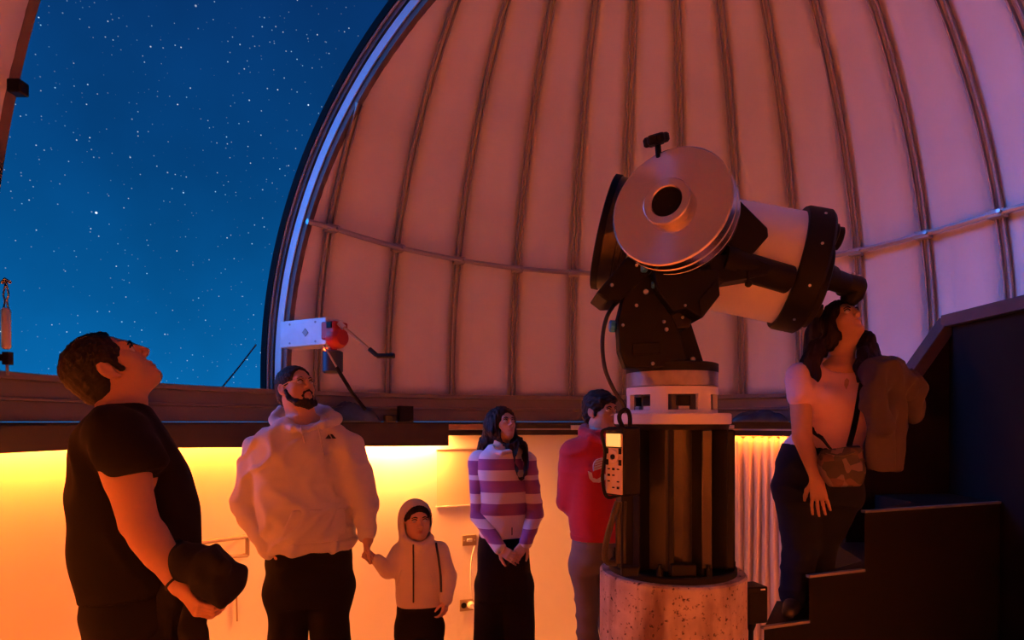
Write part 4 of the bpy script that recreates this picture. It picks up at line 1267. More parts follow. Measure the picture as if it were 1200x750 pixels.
# ---------------------------------------------------------------- man in a black tee, looking up at the sky (side on)
def man_black_tee():
    d = 2.0; e = person((P(165, 700, d).x, d, 0), 'man in a black T-shirt tilting his head right back, jacket in hand')
    xa, fa = yawvec(118)           # side on to the camera
    fr = Frame(P(130, 432, 2.0), 119, 46, 0, 1.05)
    sec = [(P(143, 474, d), .075, .07), (P(142, 484, d), .15, .090), (P(142, 498, d), .195, .120), (P(145, 522, d), .205, .150), (P(151, 562, d), .195, .172), (P(159, 602, d), .19, .186),
           (P(161, 640, d), .19, .186), (P(164, 668, d), .185, .178), (P(166, 690, d), .18, .172)]
    hips = P(172, 712, d); fl = lambda x, dd, z: Vector((x, dd, z))
    kn = [fl(hips.x + .01, d - .10, .47), fl(hips.x + .06, d + .10, .47)]; an = [fl(hips.x - .03, d - .11, .10), fl(hips.x + .05, d + .11, .10)]
    sh = P(136, 508, 1.83); el = P(163, 612, 1.80); wr = P(212, 686, 1.74)
    sh2 = P(140, 508, 2.19); el2 = P(170, 600, 2.22); wr2 = P(222, 680, 2.02)
    F = Field((hips.x - .45, d - .42, 0), (hips.x + .5, d + .42, 1.90), .005)
    head(F, fr, jaw=1.04)
    F.chain([fr(0, -.035, -.05), P(142, 478, d)], [.060, .066], .03); F.cap(fr(0, .0, -.07), P(147, 478, d), .042, .048, .03)
    F.loft([(c, a - .012, b - .014) for c, a, b in sec], xa, fa, .03)
    F.chain([sh, el, wr], [.066, .052, .031], .03); F.cap(sh, V3(sh) * .5 + V3(el) * .5, .068, .060, .02); F.cap(V3(el) * .75 + V3(wr) * .25, V3(el) * .5 + V3(wr) * .5, .050, .044, .02)
    F.chain([sh2, el2, wr2], [.062, .05, .03], .03)
    hand(F, wr, P(231, 712, 1.72) - wr, (.4, .6, .3), -1, 1.0, (.7, .9, .6))
    hand(F, wr2, P(240, 705, 1.95) - wr2, (-.2, -.8, -.2), 1, 1.0, (.7, .9, .6))
    legs(F, hips, xa, fa, .09, kn, an, [.09, .06, .042])
    body, _ = shape(F, 'body', M_skinA, e, tint=lips_tint(fr))
    eyes(fr, e)
    # hair: short crop
    H = Field(fr.o - .2, fr.o + .2, .0045); S = fr.s
    H.ell(fr(0, -.016, .036), np.array((.084, .107, .088)) * S, fr.R, .01); H.ell(fr(0, -.06, -.02), np.array((.07, .06, .07)) * S, fr.R, .03)
    for s in (-1, 1): H.cap(fr(s * .074, .012, .03), fr(s * .073, .020, -.028), .012 * S, .008 * S, .012)
    H.ell(fr(0, .100, .028), np.array((.068, .052, .062)) * S, fr.R, .012, True); H.ell(fr(0, .085, -.055), np.array((.12, .066, .085)) * S, fr.R, .008, True)
    for s in (-1, 1): H.ell(fr(s * .088, -.010, -.010), np.array((.024, .024, .034)) * S, fr.R, .006, True)
    H.ell(fr(0, -.03, -.135), np.array((.12, .12, .07)) * S, fr.R, .012, True)
    w = waves(5, 320, 8); shape(H, 'hair', M_hairblack, e, lambda V: .0016 * w(V))
    # tee
    T = Field((hips.x - .5, d - .42, P(0, 705, d).z), (hips.x + .5, d + .42, 1.62), .006)
    T.loft(sec, xa, fa, .02); T.chain([sh, P(163, 551, 1.80)], [.084, .074], .04); T.chain([sh2, P(170, 551, 2.21)], [.088, .078], .04)
    T.ell(P(143, 470, d), (.085, .085, .03), None, .02, True)
    pn = V3(P(163, 551, 1.80)); ax = V3(el) - V3(sh); ax /= np.linalg.norm(ax)
    T.put(pn - .12, pn + np.array((.14, .10, .12)), lambda X, Y, Z: np.maximum(-((X - pn[0]) * ax[0] + (Y - pn[1]) * ax[1] + (Z - pn[2]) * ax[2] - .004), (np.sqrt((X - pn[0]) ** 2 + (Y - pn[1]) ** 2 + (Z - pn[2]) ** 2) - .115)), .02, True)
    shape(T, 't_shirt', M_blacktee, e, folds(3, .007, 26, (.8, .8, 1.2)))
    Pn = Field((hips.x - .4, d - .35, .04), (hips.x + .45, d + .35, 1.06), .009)
    Pn.loft([(P(170, 684, d), .165, .165), (P(172, 712, d), .185, .180), (P(174, 750, d), .18, .17), (P(174, 775, d), .15, .14)], xa, fa, .03)
    legs(Pn, P(173, 745, d), xa, fa, .09, kn, [a_ for a_ in an], [.115, .085, .075]); shape(Pn, 'trousers', M_blackpant, e, folds(8, .008, 22))
    mb = MB(); R = Matrix((Vector(xa), Vector(fa), Vector(Zv))).transposed()
    for a_ in an: shoe(e, a_, fa, M_shoe)
    # wristband
    c = V3(wr) - (V3(wr) - V3(el)) * .06; ax2 = Vector((V3(wr) - V3(el))).normalized(); u = ax2.orthogonal().normalized(); v = ax2.cross(u)
    MB().tube([Vector(c) + (u * math.cos(t_ * .4) + v * math.sin(t_ * .4)) * .034 for t_ in range(17)], .004, 6).build('wristband', M_blackpl, e)
    # jacket bundled over the hands
    J = Field(P(175, 630, 1.75) - Vector((.05, .25, .60)), P(300, 620, 1.72) + Vector((.1, .35, .05)), .006)
    J.chain([P(205, 655, 1.82), P(228, 660, 1.76), P(250, 672, 1.72)], [.050, .062, .060], .03); J.ell(P(256, 680, 1.71), (.070, .08, .062), None, .03); J.ell(P(266, 684, 1.70), (.045, .06, .050), None, .03)
    J.chain([P(226, 668, 1.76), P(228, 695, 1.80), P(228, 740, 1.80), P(228, 790, 1.80)], [.05, .035, .045, .04], .03, flat=(Vector((0, 1, 0)), .6))
    J.chain([P(210, 660, 1.82), P(200, 705, 1.88), P(192, 745, 1.88), P(190, 790, 1.88)], [.04, .05, .065, .05], .03, flat=(Vector((0, 1, 0)), .7))
    J.chain([P(238, 655, 1.70), P(262, 664, 1.65)], [.022, .02], .02); J.chain([P(232, 690, 1.68), P(258, 702, 1.66)], [.022, .02], .02)
    o, _ = shape(J, 'jacket', M_darkjacket, None, folds(21, .011, 42, (1, 1, .7))); tag(o, 'black jacket bundled over the hands of the man in black', 'jacket')


# ---------------------------------------------------------------- bearded man in a pale hoodie
def man_hoodie():
    d = 3.2; e = person((P(360, 700, d).x, d, 0), 'bearded man with glasses in a pale grey hoodie holding a child by the hand')
    xa, fa = yawvec(22); fr = Frame(P(347, 455, d), 54, 19, 0, 1.0)
    sec = [(P(356, 489, d), .09, .085), (P(356, 497, d), .165, .105), (P(356, 508, d), .235, .125), (P(356, 528, d), .258, .15), (P(357, 560, d), .25, .172), (P(360, 595, d), .248, .195), (P(363, 622, d), .243, .192), (P(364, 637, d), .225, .175)]
    sh, el, wr = P(307, 528, d), P(288, 592, 3.16), P(315, 640, 3.08); sh2, el2, wr2 = P(407, 526, d), P(427, 590, 3.2), P(430, 622, 3.14); hw2 = P(431, 633, 3.12)
    hips = P(363, 668, d); kn = [Vector((hips.x - .10, d - .02, .48)), Vector((hips.x + .10, d - .02, .48))]; an = [Vector((hips.x - .13, d + .02, .105)), Vector((hips.x + .13, d + .02, .105))]
    F = Field((hips.x - .5, d - .40, 0), (hips.x + .5, d + .36, 1.80), .005)
    head(F, fr, jaw=1.10); F.chain([fr(0, -.03, -.05), P(356, 496, d + .02)], [.064, .074], .03); F.cap(fr(0, .02, -.08), P(358, 494, d - .02), .05, .055, .03)
    F.loft([(c, a - .025, b - .02) for c, a, b in sec], xa, fa, .03)
    F.chain([sh, el, wr], [.065, .052, .034], .03); F.chain([sh2, el2, wr2, hw2], [.065, .052, .034, .028], .03)
    hand(F, wr, P(324, 660, 3.05) - wr, (.5, .5, 0), -1, 1.0); hand(F, hw2, Vector((-.10, .0, -1)), (1, .1, 0), 1, .95, (.75, 1.0, .8), .02)
    legs(F, hips, xa, fa, .11, kn, an, [.10, .065, .045]); shape(F, 'body', M_skinB, e, tint=lips_tint(fr)); eyes(fr, e)
    S = fr.s; H = Field(fr.o - .2, fr.o + .2, .0045)
    H.ell(fr(0, -.018, .038), np.array((.085, .106, .087)) * S, fr.R, .01); H.ell(fr(0, -.06, -.03), np.array((.07, .058, .06)) * S, fr.R, .03)
    H.ell(fr(0, .098, .022), np.array((.068, .052, .066)) * S, fr.R, .012, True); H.ell(fr(0, .09, -.06), np.array((.12, .07, .085)) * S, fr.R, .008, True)
    for s in (-1, 1): H.ell(fr(s * .088, -.010, -.012), np.array((.024, .023, .034)) * S, fr.R, .006, True)
    H.ell(fr(0, -.03, -.14), np.array((.12, .12, .075)) * S, fr.R, .012, True)
    w = waves(6, 320, 8); shape(H, 'hair', M_hairblack, e, lambda V: .0016 * w(V))
    B = Field(fr.o - .2, fr.o + .2, .004)
    for s in (-1, 1):
        B.chain([fr(s * .073, .010, -.022), fr(s * .068, .022, -.062), fr(s * .048, .052, -.100), fr(0, .070, -.120)], [.009, .014, .018, .019], .02)
        B.chain([fr(s * .004, .097, -.0475), fr(s * .022, .087, -.056), fr(s * .029, .076, -.075), fr(s * .018, .076, -.094)], [.005, .0045, .005, .010], .01)
    B.ell(fr(0, .072, -.102), (.032, .022, .020), fr.R, .015)
    w2 = waves(9, 420, 8); shape(B, 'beard', M_hairblack, e, lambda V: .0014 * w2(V))
    for s in (-1, 1):
        pts = [fr(s * .033 + .022 * math.copysign(abs(math.cos(t_)) ** .6, math.cos(t_)), .104 - .006 * abs(math.cos(t_)), .001 + .016 * math.copysign(abs(math.sin(t_)) ** .6, math.sin(t_))) for t_ in np.linspace(0, 2 * math.pi, 25)]
        gl = MB().tube(pts, .0016, 6).build('spectacle_rim', M_gold, e)
        MB().tube([fr(s * .055, .098, .004), fr(s * .078, .05, .010), fr(s * .083, -.005, .008)], .0015, 6).build('spectacle_arm', M_gold, e)
    MB().tube(bez([fr(-.012, .105, .006), fr(0, .111, .009), fr(.012, .105, .006)], 6), .0015, 6).build('spectacle_bridge', M_gold, e)
    T = Field((hips.x - .55, d - .42, P(0, 650, d).z), (hips.x + .55, d + .40, 1.66), .006)
    T.loft(sec, xa, fa, .03); T.chain([sh, el, wr], [.088, .080, .056], .04); T.chain([sh2, el2, wr2], [.086, .074, .050], .04)
    T.chain([P(330, 500, 3.12), P(321, 492, 3.20), P(330, 483, 3.30), P(356, 479, 3.36), P(383, 482, 3.30), P(393, 491, 3.18), P(378, 498, 3.08), P(360, 505, 3.04), P(344, 502, 3.06), P(330, 500, 3.12)], [.022, .03, .035, .04, .035, .028, .020, .012, .016, .022], .02)
    T.ell(P(357, 487, 3.14), (.075, .085, .055), None, .015, True)
    hem = [(P(364, 630, d), .240, .188), (P(364, 640, d), .232, .182)]; T.loft(hem, xa, fa, .008)
    for a_, b_, r in ((el, wr, .054), (el2, wr2, .049)): T.cap(V3(b_) - (V3(b_) - V3(a_)) / np.linalg.norm(V3(b_) - V3(a_)) * .03, b_, r, r, .006)
    o, VQ = shape(T, 'hoodie', M_greyhood, e, folds(13, .009, 40, (.9, .9, 1.2))); bv = bvh_of(VQ)
    line_on(bv, [(353, 499), (354, 508), (357, 519)], .0042, 'drawstring', M_cord, e); line_on(bv, [(372, 498), (375, 512), (380, 536)], .0042, 'drawstring', M_cord, e)
    print_on(bv, [[(381, 514.5), (385, 509), (388.5, 514.5)], [(386.5, 509), (389.5, 509), (394.5, 514.5), (390, 514.5)]], 'chest_emblem', M_ink, e, .004)
    # kangaroo pocket as a raised patch
    G = Field((hips.x - .3, d - .42, P(0, 642, d).z), (hips.x + .3, d + .1, P(0, 585, d).z), .006)
    G.loft(sec, xa, fa, .03, grow=.009)
    x0 = lambda p: V3(p)[0]
    la, lb, rt, zt, zb = x0(P(346, 600, 3.03)), x0(P(333, 628, 3.03)), x0(P(404, 600, 3.03)), P(0, 597, 3.03).z, P(0, 629, 3.03).z
    G.put(G.lo, G.lo + 3, lambda X, Y, Z: -np.maximum(np.maximum(np.maximum(Z - zt, zb - Z), X - rt), np.maximum((la + (lb - la) * (zt - Z) / (zt - zb)) - X, (Y - (d - .08)))), 0, True)
    shape(G, 'pocket', M_greyhood, e, folds(14, .003, 26))
    Pn = Field((hips.x - .45, d - .35, .03), (hips.x + .45, d + .35, 1.0), .009)
    Pn.loft([(P(363, 632, d), .205, .165), (P(363, 655, d), .215, .175), (P(363, 690, d), .205, .17), (P(363, 705, d), .19, .15)], xa, fa, .03)
    legs(Pn, P(363, 690, d), xa, fa, .11, kn, [a_ + Vector((0, 0, .02)) for a_ in an], [.125, .105, .09]); shape(Pn, 'trousers', M_blackpant, e, folds(18, .005, 26))
    for a_ in an: shoe(e, a_, fa, M_shoe, 1.1)


# ---------------------------------------------------------------- small child with the hood up
def child():
    d = 3.2; e = person((P(490, 700, d).x, d, 0), 'small child in a cream zip jacket with the hood up, holding a hand')
    xa, fa = yawvec(12); fr = Frame(P(488, 611, d), 22, 10, 0, .86)
    sec = [(P(490, 633, d), .06, .055), (P(491, 640, d), .10, .075), (P(491, 650, d), .122, .09), (P(491, 675, d), .125, .10), (P(492, 700, d), .125, .10), (P(492, 707, d), .12, .096)]
    sh, el, wr = P(469, 648, d), P(455, 668, 3.14), P(443, 657, 3.11); sh2, el2, wr2 = P(515, 646, d), P(525, 675, 3.18), P(523, 702, 3.13)
    hips = P(492, 725, d); kn = [Vector((hips.x - .065, d, .28)), Vector((hips.x + .065, d, .28))]; an = [Vector((hips.x - .07, d + .01, .068)), Vector((hips.x + .07, d + .01, .068))]
    F = Field((hips.x - .34, d - .25, 0), (hips.x + .3, d + .22, 1.16), .004)
    head(F, fr, child=True, jaw=1.02); F.chain([fr(0, -.02, -.06), P(490, 640, d)], [.042, .046], .02)
    F.loft([(c, a - .018, b - .016) for c, a, b in sec], xa, fa, .02)
    F.chain([sh, el, wr], [.036, .03, .022], .02); F.chain([sh2, el2, wr2], [.036, .03, .022], .02)
    hand(F, P(440, 654, 3.11), P(432, 647, 3.11) - P(440, 654, 3.11), (-.3, .2, -.8), 1, .56, (.9, 1.1, .8)); hand(F, wr2, P(521, 715, 3.12) - wr2, (-.6, .3, 0), -1, .66, (.4, .5, .4))
    legs(F, hips, xa, fa, .06, kn, an, [.06, .045, .03]); shape(F, 'body', M_skinC, e, tint=lips_tint(fr)); eyes(fr, e)
    S = fr.s; H = Field(fr.o - .2, fr.o + .2, .004)
    H.ell(fr(0, -.01, .034), np.array((.080, .102, .084)) * S, fr.R, .01); H.ell(fr(0, .100, -.030), np.array((.066, .06, .088)) * S, fr.R, .010, True); H.ell(fr(0, 0, -.12), np.array((.14, .14, .085)) * S, fr.R, .01, True)
    w = waves(16, 300, 8); shape(H, 'hair', M_hairbrown, e, lambda V: .002 * w(V))
    T = Field((hips.x - .34, d - .28, P(0, 715, d).z), (hips.x + .34, d + .28, 1.14), .005)
    T.loft(sec, xa, fa, .02); T.chain([sh, el, wr], [.052, .043, .034], .03); T.chain([sh2, el2, wr2], [.052, .044, .036], .03)
    T.ell(fr(0, -.022, .028), np.array((.105, .125, .113)) * S, fr.R, .02); T.chain([fr(0, -.05, -.04), fr(0, -.02, -.14)], [.10 * S, .09 * S], .04)
    T.chain([fr(.07, .03, -.10), fr(.0, .07, -.15), fr(-.07, .03, -.10)], [.03 * S] * 3, .03)
    T.ell(fr(0, .005, .010), np.array((.084, .115, .092)) * S, fr.R, .01, True); T.ell(fr(0, .085, -.020), np.array((.080, .10, .100)) * S, fr.R, .02, True)
    T.ell(fr(0, .01, -.05), np.array((.07, .08, .08)) * S, fr.R, .01, True)
    T.loft([(P(492, 701, d), .122, .098), (P(492, 708, d), .121, .097)], xa, fa, .006)
    o, VQ = shape(T, 'hooded_jacket', M_beigehood, e, folds(31, .005, 34)); bv = bvh_of(VQ)
    line_on(bv, [(484.5, 638), (484.5, 660), (484.5, 685), (484.5, 706)], .0045, 'zip', M_zip, e)
    line_on(bv, [(511, 637), (514, 655), (517, 680), (517.5, 694)], .006, 'arm_dark_line', M_zip, e); line_on(bv, [(466, 686), (468, 676), (471, 668)], .003, 'pocket_seam', M_cord, e); line_on(bv, [(509, 690), (506, 680), (503, 671)], .003, 'pocket_seam', M_cord, e)  # dark line down beside the sleeve, then two pale pocket seams
    Pn = Field((hips.x - .25, d - .2, .02), (hips.x + .25, d + .2, .65), .008)
    Pn.loft([(P(492, 703, d), .112, .088), (P(492, 730, d), .115, .09), (P(492, 742, d), .11, .085)], xa, fa, .02)
    legs(Pn, P(492, 735, d), xa, fa, .058, kn, [a_ for a_ in an], [.066, .058, .052]); shape(Pn, 'trousers', M_blackpant, e, folds(38, .005, 30))
    for a_ in an: shoe(e, a_, fa, M_shoe, .7)


def stripe_mat(name, light, dark, bands):
    """knitted stripes woven in at fixed heights of the garment"""
    m = mat(name, light, .9, sheen=.25, bump=.10, bump_scale=260); t = m.node_tree; b = t.nodes['Principled BSDF']
    tc = [n for n in t.nodes if n.type == 'TEX_COORD'][0]; sp = t.nodes.new('ShaderNodeSeparateXYZ'); t.links.new(tc.outputs['Object'], sp.inputs[0])
    mr = t.nodes.new('ShaderNodeMapRange'); mr.inputs[1].default_value = .5; mr.inputs[2].default_value = 1.6; t.links.new(sp.outputs[2], mr.inputs[0])
    r = t.nodes.new('ShaderNodeValToRGB'); r.color_ramp.interpolation = 'CONSTANT'; t.links.new(mr.outputs[0], r.inputs[0])
    cr = r.color_ramp; cr.elements[0].position = 0; cr.elements[0].color = (*light, 1); cr.elements.remove(cr.elements[1])
    for z0, z1 in sorted(bands):
        q = cr.elements.new((z0 - .5) / 1.1); q.color = (*dark, 1); q = cr.elements.new((z1 - .5) / 1.1); q.color = (*light, 1)
    t.links.new(r.outputs[0], b.inputs['Base Color']); return m


# ---------------------------------------------------------------- girl in a striped sweater
def girl():
    d = 3.9; e = person((P(590, 700, d).x, d, 0), 'long-haired girl in a purple and white striped sweater with clasped hands')
    xa, fa = yawvec(14); fr = Frame(P(589, 497, d), 34, 15, 0, .92)
    zz = lambda y: P(0, y, 3.78).z
    tb = [(zz(551.5), zz(538.5)), (zz(578), zz(564)), (zz(605), zz(591))]
    Mt = stripe_mat('striped_knit_body', (.66, .60, .66), (.23, .07, .24), tb); Ms = stripe_mat('striped_knit_sleeve', (.66, .60, .66), (.23, .07, .24), [(zz(558), zz(541)), (zz(580), zz(564)), (zz(609), zz(592)), (zz(635), zz(620))])
    sec = [(P(589, 522, d), .075, .065), (P(589, 529, d), .135, .085), (P(589, 538, d), .160, .10), (P(589, 555, d), .168, .118), (P(590, 580, d), .160, .118), (P(590, 605, d), .156, .118), (P(590, 627, d), .152, .118)]
    sh, el, wr = P(562, 541, d), P(560, 604, 3.86), P(585, 642, 3.72); sh2, el2, wr2 = P(617, 541, d), P(627, 600, 3.88), P(616, 635, 3.74)
    hips = P(590, 640, d); kn = [Vector((hips.x - .085, d, .44)), Vector((hips.x + .085, d, .44))]; an = [Vector((hips.x - .09, d + .01, .082)), Vector((hips.x + .09, d + .01, .082))]
    F = Field((hips.x - .36, d - .30, 0), (hips.x + .36, d + .28, 1.64), .005)
    head(F, fr, fem=True, jaw=.94); F.chain([fr(0, -.025, -.05), P(588, 526, d)], [.046, .052], .03)
    F.loft([(c, a - .02, b - .018) for c, a, b in sec], xa, fa, .03); F.chain([sh, el, wr], [.045, .038, .025], .02); F.chain([sh2, el2, wr2], [.045, .038, .025], .02)
    hand(F, wr, P(605, 656, 3.66) - wr, (.3, .5, -.3), -1, .88, (.25, .4, .3), .03); hand(F, wr2, P(603, 654, 3.69) - wr2, (-.3, .3, -.5), 1, .88, (.4, .5, .4), .03)
    legs(F, hips, xa, fa, .08, kn, an, [.08, .055, .038]); shape(F, 'body', M_skinC, e, tint=lips_tint(fr)); eyes(fr, e)
    S = fr.s; H = Field(P(540, 470, 4.05) - Vector((0, .25, .75)), P(645, 465, 4.05) + Vector((0, .3, .1)), .005)
    H.ell(fr(0, -.016, .034), np.array((.088, .112, .092)) * S, fr.R, .01)
    H.chain([fr(0, -.06, .0), P(586, 515, 4.03), P(586, 545, 4.05), P(588, 575, 4.05)], [.095, .105, .10, .06], .04, flat=(Vector((0, 1, 0)), .7))
    H.chain([fr(-.075, -.02, .03), fr(-.080, -.045, -.06), P(568, 520, 3.98), P(562, 538, 4.02)], [.030, .036, .036, .026], .04); H.chain([fr(-.05, -.06, .0), P(575, 515, 4.0), P(572, 540, 4.04)], [.05, .055, .05], .04)
    H.chain([fr(.068, .015, .03), fr(.078, .01, -.05), P(611, 523, 3.82), P(615, 546, 3.76), P(619, 568, 3.76)], [.026, .032, .036, .036, .016], .03)
    H.chain([fr(.070, -.01, -.05), P(606, 528, 3.84), P(612, 550, 3.755), P(612, 566, 3.755)], [.03, .034, .03, .014], .03)
    H.chain([fr(.06, -.03, -.02), P(605, 520, 3.93), P(608, 545, 3.84), P(612, 560, 3.78)], [.045, .045, .035, .02], .03)
    H.ell(fr(0, .098, -.028), np.array((.066, .06, .095)) * S, fr.R, .014, True); H.ell(fr(0, .06, -.09), np.array((.062, .07, .07)) * S, fr.R, .01, True)
    for s in (-1,): H.ell(fr(s * .092, -.002, -.006), np.array((.022, .018, .028)) * S, fr.R, .006, True)
    w = waves(41, 210, 9, (1.4, 1.4, .12)); w2 = waves(42, 60, 6, (1.3, 1.3, .4)); shape(H, 'hair', M_hairbrown, e, lambda V: .0035 * w(V) + .004 * w2(V))
    c = fr(-.082, -.004, -.046); MB().tube([Vector(c) + Vector((.006 * math.cos(q), 0, .009 * math.sin(q) - .008)) for q in np.linspace(0, 6.28, 13)], .0016, 6).build('earring', M_gold, e)
    T = Field((hips.x - .32, d - .30, P(0, 640, d).z), (hips.x + .32, d + .28, 1.42), .006)
    T.loft(sec, xa, fa, .02); T.chain([P(577, 529, 3.83), P(588, 531, 3.80), P(601, 528, 3.83)], [.010] * 3, .010); T.loft([(P(590, 620, d), .155, .12), (P(590, 628, d), .153, .118)], xa, fa, .006)
    T.ell(P(589, 521, 3.84), (.058, .075, .042), None, .01, True); shape(T, 'sweater', Mt, e, folds(44, .005, 28))
    for nm, (a_, b_, c_) in enumerate(((sh, el, wr), (sh2, el2, wr2))):
        L = Field((hips.x - .36, d - .35, P(0, 660, d).z), (hips.x + .36, d + .28, 1.35), .006)
        L.chain([a_, b_, c_], [.066, .053, .042], .03); L.cap(V3(c_) * 1.0 - (V3(c_) - V3(b_)) * .12, c_, .041, .040, .004); shape(L, 'sleeve', Ms, e, folds(46 + nm, .005, 34))
    Pn = Field((hips.x - .3, d - .25, .03), (hips.x + .3, d + .25, .95), .009)
    Pn.loft([(P(590, 622, d), .148, .112), (P(590, 645, d), .165, .125), (P(590, 690, d), .172, .13), (P(590, 700, d), .17, .12)], xa, fa, .02)
    legs(Pn, P(590, 690, d), xa, fa, .082, kn, [a_ + Vector((0, 0, .02)) for a_ in an], [.100, .102, .105]); shape(Pn, 'trousers', M_blackpant, e, folds(48, .006, 24, (1.2, 1.2, .5)))
    mb = line_on(BVHTree.FromPolygons([(P(520, 610, 3.78)), P(660, 610, 3.78), P(660, 640, 3.78), P(520, 640, 3.78)], [(0, 1, 2, 3)]), [(600, 618), (600, 627)], .003, 'waist_tag', M_zip, e, 6)
    for a_ in an: shoe(e, a_, fa, M_shoe, .85)


# ---------------------------------------------------------------- boy in a red hoodie behind the column
def boy():
    d = 3.6; e = person((P(705, 700, d).x, d, 0), 'dark-haired boy in a red hoodie standing half behind the telescope column')
    xa, fa = yawvec(24); fr = Frame(P(704, 482, d), 42, 3, 0, .95)
    sec = [(P(704, 506, d), .075, .07), (P(702, 513, d), .13, .095), (P(700, 524, d), .175, .115), (P(699, 545, d), .180, .13), (P(699, 580, d), .175, .135), (P(699, 612, d), .168, .135), (P(699, 630, d), .150, .125)]
    sh, el, wr = P(672, 531, d - .04), P(664, 588, 3.62), P(684, 610, 3.80); sh2, el2, wr2 = P(732, 529, d + .08), P(741, 588, 3.72), P(712, 614, 3.82)
    hips = P(698, 645, d); kn = [Vector((P(687, 700, d).x, d - .03, .46)), Vector((P(714, 700, d).x, d + .05, .46))]; an = [Vector((P(688, 780, d).x, d - .02, .092)), Vector((P(718, 780, d).x, d + .08, .092))]
    F = Field((hips.x - .36, d - .30, 0), (hips.x + .36, d + .32, 1.72), .005)
    head(F, fr, jaw=.98); F.chain([fr(0, -.03, -.05), P(703, 512, d)], [.052, .058], .03)
    F.loft([(c, a - .02, b - .018) for c, a, b in sec], xa, fa, .03); F.chain([sh, el, wr], [.05, .042, .028], .02); F.chain([sh2, el2, wr2], [.05, .042, .028], .02)
    hand(F, wr, (.8, .25, .0), (0, 1, .2), 1, .92); hand(F, wr2, (-.7, .2, .0), (0, 1, .2), -1, .92)
    legs(F, hips, xa, fa, .065, kn, an, [.07, .05, .036]); shape(F, 'body', M_skinA, e, tint=lips_tint(fr)); eyes(fr, e, (0, 1, .05))
    S = fr.s; H = Field(fr.o - .2, fr.o + .2, .0045)
    H.ell(fr(0, -.016, .042), np.array((.090, .112, .094)) * S, fr.R, .01); H.ell(fr(0, -.065, -.02), np.array((.07, .055, .07)) * S, fr.R, .03)
    for s in (-1, 1): H.cap(fr(s * .076, .015, .03), fr(s * .074, .018, -.03), .014 * S, .008 * S, .012)
    H.chain([fr(-.06, .07, .07), fr(-.02, .088, .066), fr(.03, .086, .064), fr(.065, .06, .068)], [.016, .018, .018, .016], .02)
    H.ell(fr(0, .108, -.030), np.array((.085, .062, .082)) * S, fr.R, .010, True); H.ell(fr(0, .085, -.065), np.array((.12, .075, .08)) * S, fr.R, .008, True)
    for s in (-1, 1): H.ell(fr(s * .094, -.010, -.012), np.array((.026, .023, .032)) * S, fr.R, .006, True)
    H.ell(fr(0, -.03, -.135), np.array((.12, .12, .07)) * S, fr.R, .012, True)
    w = waves(56, 190, 8); shape(H, 'hair', M_hairblack, e, lambda V: .0035 * w(V))
    T = Field((hips.x - .38, d - .32, P(0, 642, d).z), (hips.x + .38, d + .36, 1.48), .006)
    T.loft(sec, xa, fa, .03); T.chain([sh, el, wr], [.072, .062, .045], .04); T.chain([sh2, el2, wr2], [.072, .062, .045], .04)
    T.chain([P(692, 513, 3.50), P(684, 508, 3.58), P(686, 503, 3.68), P(704, 501, 3.74), P(722, 505, 3.66), P(722, 511, 3.55), P(708, 518, 3.47), P(692, 513, 3.50)], [.018, .024, .03, .034, .026, .02, .014, .018], .02)
    T.loft([(P(699, 625, d), .160, .13), (P(699, 632, d), .155, .128)], xa, fa, .006)
    o, VQ = shape(T, 'hoodie', M_red, e, folds(53, .006, 28)); bv = bvh_of(VQ)
    # chest print: an outlined hooked letter with a patterned crest
    hook = [(689, 552), (693.5, 554), (694.5, 559.5), (699, 561.5), (704, 558.5), (708, 555), (712, 557.5), (709, 562), (702, 565.5), (695, 565), (690.5, 560.5)]
    print_on(bv, [hook], 'chest_letter', M_whiteink, e, .004)
    for k in range(4):
        y = 541 + k * 2.9; print_on(bv, [[(697 - k * .5, y), (705, y - 3.2), (705.5, y - 1.2), (697 - k * .5, y + 2)]], 'chest_stripe', M_whiteink, e, .004)
    line_on(bv, [(695.5, 552), (695.5, 544), (699, 539), (706, 537)], .003, 'chest_outline', M_whiteink, e); line_on(bv, [(705, 550), (706, 543), (706, 537)], .003, 'chest_outline', M_whiteink, e)
    Pn = Field((hips.x - .3, d - .25, .03), (hips.x + .3, d + .3, .95), .008)
    Pn.loft([(P(699, 626, d), .145, .115), (P(699, 650, d), .150, .12), (P(699, 668, d), .145, .115)], xa, fa, .02)
    legs(Pn, P(698, 660, d), xa, fa, .082, kn, [a_ + Vector((0, 0, .02)) for a_ in an], [.086, .066, .056]); shape(Pn, 'trousers', M_khaki, e, folds(58, .006, 30))
    for a_ in an: shoe(e, a_, fa, M_shoe, .95)


